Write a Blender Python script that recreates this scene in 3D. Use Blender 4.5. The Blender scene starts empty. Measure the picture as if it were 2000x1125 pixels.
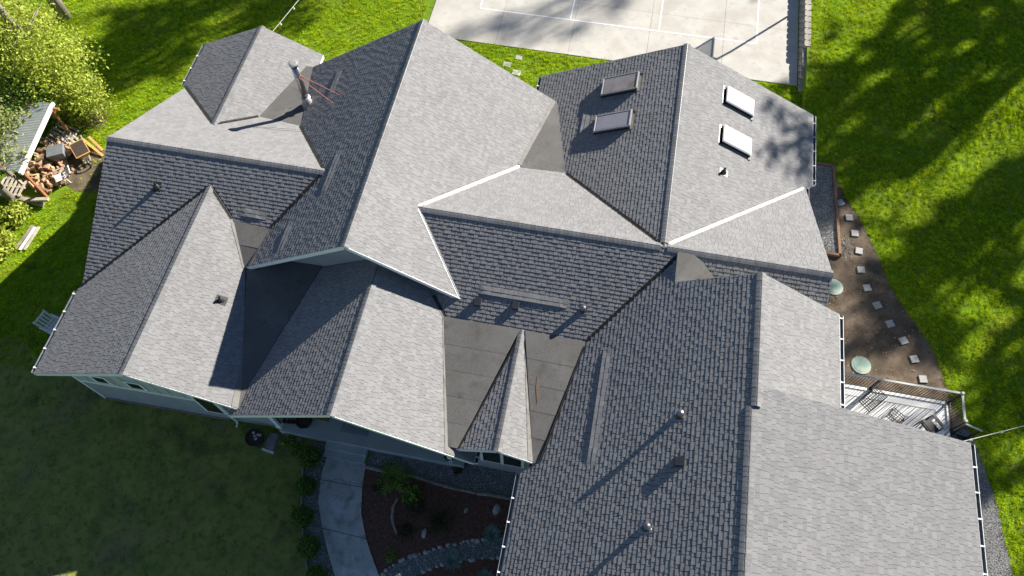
import bpy, math, random
import numpy as np
from mathutils import Vector, Matrix
from mathutils.geometry import tessellate_polygon
random.seed(7); rng = np.random.default_rng(11)
scene = bpy.context.scene
COL = scene.collection

# ------------------------------------------------------------------ camera
cam_d = bpy.data.cameras.new('camera'); cam = bpy.data.objects.new('camera', cam_d); COL.objects.link(cam)
YAW, PIT, ROL = 0.2059, 1.0859, -0.0157
cy, sy, cp, sp = math.cos(YAW), math.sin(YAW), math.cos(PIT), math.sin(PIT)
FW = Vector((-sy*cp, cy*cp, -sp)); RT = Vector((cy, sy, 0)); UP = RT.cross(FW)
R2 = RT*math.cos(ROL) + UP*math.sin(ROL); U2 = -RT*math.sin(ROL) + UP*math.cos(ROL)
cam.matrix_world = Matrix(((R2.x, U2.x, -FW.x, 7.856), (R2.y, U2.y, -FW.y, -13.666), (R2.z, U2.z, -FW.z, 28.1), (0, 0, 0, 1)))
cam_d.sensor_width = 36; cam_d.lens = 36*1435.98/2000; cam_d.clip_end = 2000
scene.camera = cam
# ------------------------------------------------------------------ sky and sun
EL, AZ = math.radians(27.0), math.radians(42.3)
SUN = Vector((math.sin(AZ)*math.cos(EL), math.cos(AZ)*math.cos(EL), math.sin(EL)))
w = bpy.data.worlds.new("World"); scene.world = w; w.use_nodes = True
nt = w.node_tree; bg = nt.nodes['Background']; sk = nt.nodes.new('ShaderNodeTexSky'); sk.sky_type = 'NISHITA'
sk.sun_disc = False; sk.sun_elevation = EL; sk.sun_rotation = AZ; sk.air_density = 0.7; sk.dust_density = 0.0; sk.ozone_density = 1.9
nt.links.new(sk.outputs[0], bg.inputs[0]); bg.inputs[1].default_value = 0.053
sl = bpy.data.lights.new('sun', 'SUN'); sl.energy = 5.0; sl.angle = math.radians(0.55); sl.color = (1.0, 0.945, 0.86)
so = bpy.data.objects.new('sun', sl); COL.objects.link(so); so.rotation_euler = SUN.to_track_quat('Z', 'Y').to_euler(); so.location = (60, 65, 60)
scene.view_settings.view_transform = 'Standard'; scene.view_settings.look = 'None'
scene.view_settings.exposure = 1.25; scene.view_settings.gamma = 1.0; scene.view_settings.use_curve_mapping = False
scene.render.engine = 'CYCLES'; scene.cycles.max_bounces = 6; scene.cycles.use_denoising = True

# ------------------------------------------------------------------ materials
def mat(name, c1, c2=None, scale=8.0, rough=0.85, metal=0.0, bump=0.0, bscale=None, tone=0.0, detail=5.0, obj_rand=0.0, spec=0.3, trans=0.0, extra=None, stretch=None):
    m = bpy.data.materials.new(name); m.use_nodes = True; n = m.node_tree.nodes; L = m.node_tree.links
    b = n['Principled BSDF']; b.inputs['Roughness'].default_value = rough; b.inputs['Metallic'].default_value = metal
    b.inputs['Specular IOR Level'].default_value = spec
    tc = n.new('ShaderNodeTexCoord'); vec = tc.outputs['Object']
    if stretch:
        mp = n.new('ShaderNodeMapping'); mp.inputs['Scale'].default_value = stretch; L.new(vec, mp.inputs[0]); vec = mp.outputs[0]
    nz = n.new('ShaderNodeTexNoise'); nz.inputs['Scale'].default_value = scale; nz.inputs['Detail'].default_value = detail; L.new(vec, nz.inputs['Vector'])
    rp = n.new('ShaderNodeValToRGB'); rp.color_ramp.elements[0].position = 0.32; rp.color_ramp.elements[1].position = 0.68
    rp.color_ramp.elements[0].color = (*c1, 1); rp.color_ramp.elements[1].color = (*(c2 or c1), 1)
    L.new(nz.outputs[0], rp.inputs[0]); out = rp.outputs[0]
    if extra:   # (color, scale, lo, hi): larger blotches of wear
        for ec, es, lo, hi in extra:
            z2 = n.new('ShaderNodeTexNoise'); z2.inputs['Scale'].default_value = es; z2.inputs['Detail'].default_value = 6; L.new(tc.outputs['Object'], z2.inputs['Vector'])
            mr = n.new('ShaderNodeMapRange'); mr.inputs[1].default_value = lo; mr.inputs[2].default_value = hi; L.new(z2.outputs[0], mr.inputs[0])
            mx = n.new('ShaderNodeMix'); mx.data_type = 'RGBA'; L.new(mr.outputs[0], mx.inputs[0]); L.new(out, mx.inputs[6]); mx.inputs[7].default_value = (*ec, 1); out = mx.outputs[2]
    if tone or obj_rand:
        at = n.new('ShaderNodeAttribute'); at.attribute_name = 'tone'; oi = n.new('ShaderNodeObjectInfo')
        ad = n.new('ShaderNodeMath'); ad.operation = 'MULTIPLY_ADD'; L.new(at.outputs['Fac'], ad.inputs[0]); ad.inputs[1].default_value = tone; ad.inputs[2].default_value = 1 - tone/2 - obj_rand/2
        a2 = n.new('ShaderNodeMath'); a2.operation = 'MULTIPLY_ADD'; L.new(oi.outputs['Random'], a2.inputs[0]); a2.inputs[1].default_value = obj_rand; L.new(ad.outputs[0], a2.inputs[2])
        mm = n.new('ShaderNodeVectorMath'); mm.operation = 'SCALE'; L.new(out, mm.inputs[0]); L.new(a2.outputs[0], mm.inputs['Scale']); out = mm.outputs[0]
    L.new(out, b.inputs['Base Color'])
    if bump:
        bz = n.new('ShaderNodeTexNoise'); bz.inputs['Scale'].default_value = bscale or scale*4; bz.inputs['Detail'].default_value = 4; L.new(vec, bz.inputs['Vector'])
        bp = n.new('ShaderNodeBump'); bp.inputs['Strength'].default_value = bump; bp.inputs['Distance'].default_value = 0.02; L.new(bz.outputs[0], bp.inputs['Height']); L.new(bp.outputs[0], b.inputs['Normal'])
    if trans:
        tr = n.new('ShaderNodeBsdfTranslucent'); L.new(out, tr.inputs[0]); ms = n.new('ShaderNodeMixShader'); ms.inputs[0].default_value = trans
        L.new(b.outputs[0], ms.inputs[1]); L.new(tr.outputs[0], ms.inputs[2]); L.new(ms.outputs[0], n['Material Output'].inputs[0])
    return m
SH = mat('shingle_granules', (0.185, 0.183, 0.185), (0.275, 0.272, 0.272), 45, 0.93, bump=0.25, bscale=220, tone=0.20, obj_rand=0.0, spec=0.04,
         extra=[((0.25, 0.246, 0.243), 0.5, 0.5, 0.75), ((0.20, 0.20, 0.203), 1.1, 0.6, 0.8)])
SHO = mat('shingle_granules_single', (0.185, 0.183, 0.185), (0.275, 0.272, 0.272), 45, 0.93, bump=0.25, bscale=220, obj_rand=0.20, spec=0.04)
CAPM = mat('ridge_cap_granules', (0.17, 0.171, 0.172), (0.245, 0.245, 0.247), 30, 0.92, bump=0.2, bscale=200, tone=0.0, obj_rand=0.28, spec=0.15)
DECKP = mat('roof_underlay', (0.03, 0.03, 0.033), (0.045, 0.045, 0.045), 8)
MEMB = mat('membrane_roofing', (0.094, 0.090, 0.086), (0.142, 0.137, 0.131), 28, 0.9, bump=0.25, bscale=120, spec=0.2, extra=[((0.16, 0.155, 0.148), 1.1, 0.48, 0.75), ((0.082, 0.078, 0.072), 2.2, 0.53, 0.75)])
RUST = mat('rust_stain', (0.155, 0.105, 0.08), (0.12, 0.10, 0.09), 5, 0.9)
FLASH = mat('galvanised_flashing', (0.36, 0.355, 0.35), (0.46, 0.455, 0.45), 6, 0.38, metal=0.35, spec=0.5)
FLASHD = mat('shaded_flashing', (0.03, 0.027, 0.024), (0.06, 0.055, 0.05), 6, 0.4, metal=0.4, spec=0.5)  # dark copy of the flashing metal, its shade put into the colour
TRIM = mat('white_trim_paint', (0.78, 0.80, 0.77), (0.83, 0.85, 0.82), 3, 0.5, spec=0.4)
GUT = mat('white_gutter_metal', (0.74, 0.75, 0.76), (0.80, 0.80, 0.80), 3, 0.35, spec=0.5)
GUTI = mat('shaded_gutter_inside', (0.12, 0.14, 0.165), (0.17, 0.19, 0.21), 5, 0.6)  # inner trough faces toned blue-dark: shade put into the colour
SIDE = mat('grey_siding_paint', (0.29, 0.31, 0.315), (0.33, 0.35, 0.355), 2, 0.75, bump=0.05, bscale=40)
SAGE = mat('sage_board_paint', (0.42, 0.46, 0.42), (0.46, 0.50, 0.46), 2, 0.75)
SOFF = mat('soffit_paint', (0.42, 0.45, 0.47), (0.46, 0.49, 0.50), 2, 0.7)
GLASS = mat('window_glass', (0.012, 0.016, 0.018), (0.018, 0.022, 0.024), 2, 0.06, spec=0.8)
ACRY = mat('dimmed_skylight_acrylic', (0.33, 0.315, 0.34), (0.38, 0.365, 0.385), 3, 0.25, spec=0.5, extra=[((0.30, 0.26, 0.18), 3.0, 0.6, 0.8)])  # greyed copy of the white acrylic, grazing sun put into the colour
ACRW = mat('white_skylight_acrylic', (0.72, 0.71, 0.72), (0.80, 0.79, 0.79), 3, 0.22, spec=0.6)
BRONZE = mat('dark_bronze_frame', (0.02, 0.018, 0.016), (0.03, 0.027, 0.024), 6, 0.45, spec=0.5)
STEEL = mat('stainless_steel', (0.34, 0.33, 0.32), (0.44, 0.43, 0.42), 5, 0.25, metal=0.95)
BLACKM = mat('black_vent_metal', (0.025, 0.025, 0.027), (0.05, 0.05, 0.05), 10, 0.45, spec=0.5)
REDM = mat('red_primer_rod', (0.42, 0.13, 0.08), (0.5, 0.18, 0.11), 10, 0.6)
CONC = mat('court_concrete', (0.46, 0.435, 0.39), (0.53, 0.505, 0.455), 1.2, 0.85, bump=0.04, bscale=80, extra=[((0.38, 0.36, 0.325), 3, 0.56, 0.78), ((.42, .39, .34), .5, .5, .7)])
PAINT = mat('court_line_paint', (0.80, 0.82, 0.84), (0.86, 0.87, 0.88), 12, 0.7)
WALK = mat('walkway_concrete', (0.44, 0.44, 0.41), (0.56, 0.56, 0.53), 1.8, 0.88, bump=0.12, bscale=60, extra=[((0.30, 0.295, 0.25), 2.6, 0.5, 0.72), ((0.62, 0.62, 0.60), 1.0, 0.55, 0.7), ((0.22, 0.215, 0.19), 14, 0.58, 0.75)])
PORCH = mat('porch_concrete', (0.38, 0.40, 0.385), (0.44, 0.46, 0.44), 1.5, 0.8)
BLOCK = mat('wall_block_concrete', (0.33, 0.295, 0.25), (0.46, 0.42, 0.37), 7, 0.9, bump=0.35, bscale=25, obj_rand=0.3)
PAVE = mat('paver_concrete', (0.38, 0.37, 0.345), (0.46, 0.45, 0.425), 6, 0.88, bump=0.1, bscale=60, obj_rand=0.2)
DIRT = mat('bare_dirt', (0.085, 0.062, 0.046), (0.18, 0.14, 0.10), 1.6, 0.97, bump=0.6, bscale=18, spec=0.1, extra=[((0.25, 0.20, 0.135), 1.0, 0.57, 0.74), ((0.05, 0.038, 0.03), 3.2, 0.58, 0.75)])
MULCH = mat('bark_mulch', (0.12, 0.058, 0.04), (0.21, 0.11, 0.08), 9, 0.97, bump=0.8, bscale=40, spec=0.1)
GRAVM = mat('gravel_bed_base', (0.11, 0.11, 0.11), (0.24, 0.235, 0.225), 30, 0.95, bump=0.6, bscale=60)
PEB = mat('river_pebble', (0.26, 0.26, 0.255), (0.45, 0.44, 0.42), 3, 0.8, tone=1.1)
ROCK = mat('garden_rock', (0.36, 0.345, 0.31), (0.52, 0.50, 0.46), 6, 0.9, bump=0.3, bscale=20, obj_rand=0.4)
TIMB = mat('landscape_timber', (0.20, 0.115, 0.07), (0.30, 0.18, 0.115), 5, 0.85, stretch=(8, 1, 8))
LOG = mat('weathered_log', (0.22, 0.18, 0.14), (0.40, 0.34, 0.27), 6, 0.95, bump=0.5, bscale=18, obj_rand=0.3)
WOODL = mat('split_firewood', (0.32, 0.19, 0.11), (0.48, 0.33, 0.20), 8, 0.9, obj_rand=0.5)
PALW = mat('old_pallet_board', (0.36, 0.31, 0.25), (0.50, 0.45, 0.38), 6, 0.9, obj_rand=0.3)
POSTW = mat('red_stained_post', (0.34, 0.13, 0.055), (0.42, 0.18, 0.08), 6, 0.8)
SHEDM = mat('corrugated_steel', (0.42, 0.45, 0.47), (0.50, 0.53, 0.55), 3, 0.4, metal=0.5, spec=0.5)
WHITE = mat('white_plastic', (0.70, 0.69, 0.66), (0.78, 0.77, 0.75), 4, 0.5)
YELW = mat('yellow_painted_wood', (0.50, 0.30, 0.09), (0.62, 0.40, 0.14), 4, 0.7)
GREYB = mat('grey_plastic_bin', (0.16, 0.17, 0.18), (0.20, 0.21, 0.22), 4, 0.5)
LIDM = mat('green_septic_plastic', (0.22, 0.33, 0.27), (0.30, 0.40, 0.33), 3, 0.7, extra=[((0.45, 0.45, 0.36), 2.2, 0.5, 0.7)])
DECKB = mat('grey_deck_board', (0.70, 0.69, 0.67), (0.76, 0.75, 0.73), 6, 0.7, obj_rand=0.1)
RAILM = mat('bronze_railing', (0.022, 0.018, 0.016), (0.032, 0.027, 0.024), 6, 0.45, spec=0.5)
RAILT = mat('light_rail_cap', (0.42, 0.41, 0.395), (0.47, 0.46, 0.445), 5, 0.5)
IRON = mat('black_wrought_iron', (0.012, 0.012, 0.013), (0.022, 0.022, 0.022), 9, 0.5, spec=0.5)
POTM = mat('dark_planter_clay', (0.03, 0.03, 0.032), (0.05, 0.048, 0.048), 6, 0.6)
SOIL = mat('potting_soil', (0.05, 0.035, 0.025), (0.09, 0.06, 0.045), 20, 0.98, bump=0.5, bscale=40)
BAGM = mat('grey_plastic_bag', (0.16, 0.145, 0.15), (0.24, 0.22, 0.225), 4, 0.5)
MATM = mat('doormat_weave', (0.28, 0.30, 0.31), (0.33, 0.35, 0.36), 12, 0.95)
MATD = mat('doormat_pattern', (0.20, 0.215, 0.225), (0.23, 0.245, 0.255), 12, 0.95)
LAWN = mat('lawn_turf', (0.10, 0.185, 0.010), (0.18, 0.29, 0.016), 2.4, 0.95, bump=0.5, bscale=30, spec=0.1,
           extra=[((0.19, 0.25, 0.03), 0.32, 0.5, 0.72), ((0.10, 0.11, 0.03), 0.9, 0.58, 0.76), ((0.04, 0.08, 0.01), 1.7, 0.58, 0.75)])
GRASS = mat('grass_blades', (0.34, 0.48, 0.006), (0.50, 0.60, 0.010), 1.6, 0.7, tone=0.8, spec=0.2, trans=0.45, extra=[((0.46, 0.47, 0.05), 0.5, 0.55, 0.78)])
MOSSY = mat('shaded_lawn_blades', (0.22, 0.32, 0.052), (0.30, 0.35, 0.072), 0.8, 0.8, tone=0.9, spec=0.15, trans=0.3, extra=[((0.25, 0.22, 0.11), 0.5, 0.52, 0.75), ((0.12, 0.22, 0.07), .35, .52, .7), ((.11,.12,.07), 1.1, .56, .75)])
LEAFY = mat('spring_leaves', (0.30, 0.38, 0.04), (0.48, 0.53, 0.08), 0.9, 0.6, tone=0.8, spec=0.3, trans=0.4)
LEAFM = mat('green_leaves', (0.12, 0.22, 0.025), (0.22, 0.33, 0.05), 1.2, 0.6, tone=0.9, spec=0.3, trans=0.35)
LEAFD = mat('shade_tree_leaves', (0.04, 0.08, 0.018), (0.07, 0.12, 0.025), 1.2, 0.65, tone=0.7, trans=0.25)
NEED = mat('conifer_needles', (0.22, 0.26, 0.07), (0.33, 0.36, 0.12), 1.1, 0.75, tone=0.7, trans=0.25)
BOXW = mat('boxwood_leaves', (0.07, 0.14, 0.015), (0.13, 0.23, 0.03), 4, 0.5, tone=1.0, spec=0.4, trans=0.25)
FESC = mat('blue_fescue_blades', (0.22, 0.31, 0.27), (0.32, 0.42, 0.37), 3, 0.6, tone=0.8, trans=0.2)
TWIG = mat('bare_twig', (0.16, 0.115, 0.075), (0.24, 0.18, 0.12), 9, 0.9)
BARK = mat('grey_bark', (0.17, 0.14, 0.115), (0.30, 0.26, 0.22), 5, 0.95, bump=0.5, bscale=14)
DAND = mat('dandelion_yellow', (0.75, 0.55, 0.02), None, 5, 0.7)
BALL = mat('tennis_ball_felt', (0.45, 0.75, 0.10), None, 9, 0.9)
WIREM = mat('cream_cable', (0.6, 0.57, 0.48), None, 9, 0.6)

# ------------------------------------------------------------------ mesh helpers
class MB:
    def __init__(s): s.v = []; s.f = []; s.m = []; s.t = []
    def face(s, pts, mi=0, tone=0.5):
        k = len(s.v); s.v += [tuple(p) for p in pts]; s.f.append(tuple(range(k, k+len(pts)))); s.m.append(mi); s.t.append(tone)
    def hexa(s, b, t, mi=0, tone=0.5):     # b, t: matching rings (bottom ccw from above, top)
        k = len(s.v); n = len(b); s.v += [tuple(p) for p in b] + [tuple(p) for p in t]
        F = [tuple(k+i for i in reversed(range(n))), tuple(k+n+i for i in range(n))] + [(k+i, k+(i+1) % n, k+n+(i+1) % n, k+n+i) for i in range(n)]
        s.f += F; s.m += [mi]*len(F); s.t += [tone]*len(F)
    def box(s, c, d, rz=0.0, mi=0, tone=0.5, taper=0.0):
        x, y, z = c; a, b, h = d[0]/2, d[1]/2, d[2]/2; C, S = math.cos(rz), math.sin(rz)
        R = lambda px, py, pz: (x+px*C-py*S, y+px*S+py*C, z+pz)
        q = 1-taper
        s.hexa([R(-a, -b, -h), R(a, -b, -h), R(a, b, -h), R(-a, b, -h)], [R(-a*q, -b*q, h), R(a*q, -b*q, h), R(a*q, b*q, h), R(-a*q, b*q, h)], mi, tone)
    def bar(s, p0, p1, wd, h, mi=0, up=(0, 0, 1), tone=0.5):   # a rectangular bar from p0 to p1
        p0, p1 = Vector(p0), Vector(p1); d = (p1-p0).normalized(); u = Vector(up)
        sd = d.cross(u)
        if sd.length < 1e-4: sd = d.cross(Vector((0, 1, 0)))
        sd = sd.normalized()*wd/2; uu = sd.normalized().cross(d)*h/2
        ring = lambda p: [p-sd-uu, p+sd-uu, p+sd+uu, p-sd+uu]
        s.hexa(ring(p1), ring(p0), mi, tone)
    def tube(s, pts, r, n=8, mi=0, caps=True, tone=0.5):
        pts = [Vector(p) for p in pts]; rs = r if isinstance(r, (list, tuple)) else [r]*len(pts); k = len(s.v)
        for i, p in enumerate(pts):
            d = (pts[min(i+1, len(pts)-1)]-pts[max(i-1, 0)]).normalized(); a = d.cross(Vector((0.13, 0.22, 0.97)))
            if a.length < 1e-3: a = d.cross(Vector((1, 0, 0)))
            a.normalize(); b = d.cross(a)
            for j in range(n):
                q = 2*math.pi*j/n; s.v.append(tuple(p + (a*math.cos(q)+b*math.sin(q))*rs[i]))
        F = [(k+i*n+j, k+i*n+(j+1) % n, k+(i+1)*n+(j+1) % n, k+(i+1)*n+j) for i in range(len(pts)-1) for j in range(n)]
        if caps: F += [tuple(k+j for j in reversed(range(n))), tuple(k+(len(pts)-1)*n+j for j in range(n))]
        s.f += F; s.m += [mi]*len(F); s.t += [tone]*len(F)
    def lathe(s, c, prof, n=16, mi=0):
        s.tube_z(c, prof, n, mi)
    def tube_z(s, c, prof, n=16, mi=0):
        k = len(s.v)
        for r, z in prof:
            for j in range(n):
                q = 2*math.pi*j/n; s.v.append((c[0]+r*math.cos(q), c[1]+r*math.sin(q), c[2]+z))
        F = [(k+i*n+j, k+i*n+(j+1) % n, k+(i+1)*n+(j+1) % n, k+(i+1)*n+j) for i in range(len(prof)-1) for j in range(n)]
        F += [tuple(k+j for j in reversed(range(n))), tuple(k+(len(prof)-1)*n+j for j in range(n))]
        s.f += F; s.m += [mi]*len(F); s.t += [0.5]*len(F)
    def prism(s, poly, z0, z1, mi=0):      # plan polygon (ccw), z may be functions
        f0 = z0 if callable(z0) else (lambda x, y: z0); f1 = z1 if callable(z1) else (lambda x, y: z1)
        s.hexa([(x, y, f0(x, y)) for x, y in poly], [(x, y, f1(x, y)) for x, y in poly], mi)
def obj(name, mb, mats, parent=None, smooth=False, loc=None, rz=0.0, local=False):
    """One mesh object from an MB given in world coordinates (or in its own when local)."""
    me = bpy.data.meshes.new(name)
    o0 = Vector((0, 0, 0))
    if parent is not None and not local: o0 = Vector(parent['at'])
    V = mb.v if o0.length == 0 else [(p[0]-o0.x, p[1]-o0.y, p[2]-o0.z) for p in mb.v]
    me.from_pydata(V, [], mb.f)
    for m in (mats if isinstance(mats, (list, tuple)) else [mats]): me.materials.append(m)
    if any(mb.m): me.polygons.foreach_set('material_index', mb.m)
    if any(t != 0.5 for t in mb.t):
        a = me.attributes.new('tone', 'FLOAT', 'FACE'); a.data.foreach_set('value', mb.t)
    if smooth: me.polygons.foreach_set('use_smooth', [True]*len(me.polygons))
    me.update()
    o = bpy.data.objects.new(name, me); COL.objects.link(o)
    if parent is not None: o.parent = parent; o['at'] = tuple(parent['at'])
    else: o['at'] = (0, 0, 0)
    if loc is not None: o.location = loc
    o.rotation_euler = (0, 0, rz)
    return o
def tag(o, label=None, cat=None, group=None, kind=None):
    if label: o['label'] = label
    if cat: o['category'] = cat
    if group: o['group'] = group
    if kind: o['kind'] = kind
    return o
def thing(name, label, cat, loc=(0, 0, 0), rz=0.0, group=None, at=None):
    o = bpy.data.objects.new(name, None); COL.objects.link(o); o.location = loc; o.rotation_euler = (0, 0, rz); o.empty_display_size = 0.2
    o['at'] = tuple(at) if at is not None else tuple(loc)
    return tag(o, label, cat, group)
def dup(root, loc, rz, label, group=None):
    r = root.copy(); COL.objects.link(r); r.location = loc; r.rotation_euler = (0, 0, rz); r['label'] = label
    if group: r['group'] = group
    for ch in list(root.children):
        c = ch.copy(); COL.objects.link(c); c.parent = r
        for g in ch.children:
            d = g.copy(); COL.objects.link(d); d.parent = c
    return r
def quads(name, P, mats, parent=None, tone=None, local=False, tri=False):
    """P: (N, k, 3) array of separate faces -> one mesh object (fast path)."""
    N, k = P.shape[:2]; me = bpy.data.meshes.new(name)
    if parent is not None and not local: P = P - np.array(parent['at'])
    me.vertices.add(N*k); me.vertices.foreach_set('co', P.reshape(-1).astype(np.float32))
    me.loops.add(N*k); me.loops.foreach_set('vertex_index', np.arange(N*k, dtype=np.int32))
    me.polygons.add(N); me.polygons.foreach_set('loop_start', np.arange(0, N*k, k, dtype=np.int32)); me.polygons.foreach_set('loop_total', np.full(N, k, dtype=np.int32))
    me.materials.append(mats)
    if tone is not None:
        a = me.attributes.new('tone', 'FLOAT', 'FACE'); a.data.foreach_set('value', tone.astype(np.float32))
    me.update(calc_edges=True); me.validate()
    o = bpy.data.objects.new(name, me); COL.objects.link(o)
    if parent is not None: o.parent = parent; o['at'] = tuple(parent['at'])
    else: o['at'] = (0, 0, 0)
    return o
def leaf_cards(C, size, spread=0.35, up=0.5, aspect=1.6):
    """diamond-shaped leaves at centres C (N,3)."""
    N = len(C); n = rng.normal(size=(N, 3)); n[:, 2] += up*2; n /= np.linalg.norm(n, axis=1)[:, None]
    a = np.cross(n, rng.normal(size=(N, 3))); a /= np.linalg.norm(a, axis=1)[:, None]; b = np.cross(n, a)
    s = (size*(1+spread*rng.normal(size=N)).clip(0.4, 2))[:, None]
    return np.stack([C-a*s*aspect/2, C+b*s/2-a*s*0.05, C+a*s*aspect/2, C-b*s/2-a*s*0.05], axis=1)
def clumps(n, rad, centre, per, crad, squash=1.0, shell=0.55):
    """leaf centres gathered in clumps spread through an ellipsoid."""
    d = rng.normal(size=(n, 3)); d /= np.linalg.norm(d, axis=1)[:, None]; r = (shell+(1-shell)*rng.random(n))[:, None]
    c = d*r*np.array(rad)+np.array(centre)
    p = np.repeat(c, per, axis=0); q = rng.normal(size=p.shape)*crad*np.array([1, 1, squash])
    return p+q

# ================================================================== THE HOUSE
HB = (2.0, -2.0, 0.0)
house = thing('house', 'sprawling grey shingled house with many crossing gables', 'house', HB)
def pl(axis, s, r, z, p):      # roof plane z = a x + b y + c
    return ((-s*p, 0, z+s*p*r) if axis == 'x' else (0, -s*p, z+s*p*r))
ZC = 6.525
B_l = pl('x', -1, -7.81, 5.107, .4865); B_r = pl('x', 1, -7.81, 5.107, .4865)
L_b = pl('y', 1, 1.113, 6.191, .512); L_f = pl('y', -1, 1.113, 6.191, .512)
F_l = pl('x', -1, -6.456, 5.65, .474); F_r = pl('x', 1, -6.456, 5.65, .474)
M_l = pl('x', -1, 0, 7.618, .65); M_r = pl('x', 1, 0, 7.618, .65)
C_b = pl('y', 1, 0, ZC, .5006); C_f = pl('y', -1, 0, ZC, .5006)
N_l = pl('x', -1, 10.337, ZC, .495); N_r = pl('x', 1, 10.337, ZC, .495)
G_l = pl('x', -1, 13.281, 7.849, .588); G_r = pl('x', 1, 13.281, 7.849, .588); D_r = pl('x', 1, 13.192, 7.795, .228)
E_l = pl('x', -1, .855, 6.31, .589); E_r = pl('x', 1, .855, 6.31, .589)
S_l = pl('x', -1, 6.026, 4.906, .526); S_r = pl('x', 1, 6.026, 4.906, .526)
Zp = lambda P, x, y: P[0]*x+P[1]*y+P[2]
def yx(P, Q, x):               # y on the line where two roof planes meet, at x
    return -((P[0]-Q[0])*x+(P[2]-Q[2]))/(P[1]-Q[1])
EXPO = 0.141
def ccw(poly):
    a = sum(poly[i][0]*poly[(i+1) % len(poly)][1]-poly[(i+1) % len(poly)][0]*poly[i][1] for i in range(len(poly)))
    return list(poly) if a > 0 else list(reversed(poly))
def clip(sub, tri):            # convex clip in 2D
    out = sub
    for i in range(3):
        ax, ay = tri[i]; bx, by = tri[(i+1) % 3]; inp = out; out = []
        if not inp: return []
        px, py = inp[-1]; dp = (bx-ax)*(py-ay)-(by-ay)*(px-ax)
        for qx, qy in inp:
            dq = (bx-ax)*(qy-ay)-(by-ay)*(qx-ax)
            if (dp >= 0) != (dq >= 0):
                t = dp/(dp-dq); out.append((px+(qx-px)*t, py+(qy-py)*t))
            if dq >= 0: out.append((qx, qy))
            px, py, dp = qx, qy, dq
    return out
THICK_LO, THICK_HI = 0.0112, 0.0158; GAP = 0.005
SINGLES = []
shingle_mesh = {}
def one_shingle(wd, hi):
    key = (round(wd, 2), hi)
    if key not in shingle_mesh:
        b = MB(); h0, h1 = (0.0072, 0.0190) if hi else (0.0014, 0.0144); d = EXPO; wd -= .0156
        b.hexa([(0, 0, -.003), (0, d, -.003), (wd, d, -.003), (wd, 0, -.003)], [(0, 0, h0), (0, d, h1), (wd, d, h1), (wd, 0, h0)])
        o = obj('shingle', b, SHO); shingle_mesh[key] = o.data; bpy.data.objects.remove(o)
    return shingle_mesh[key]
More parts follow.
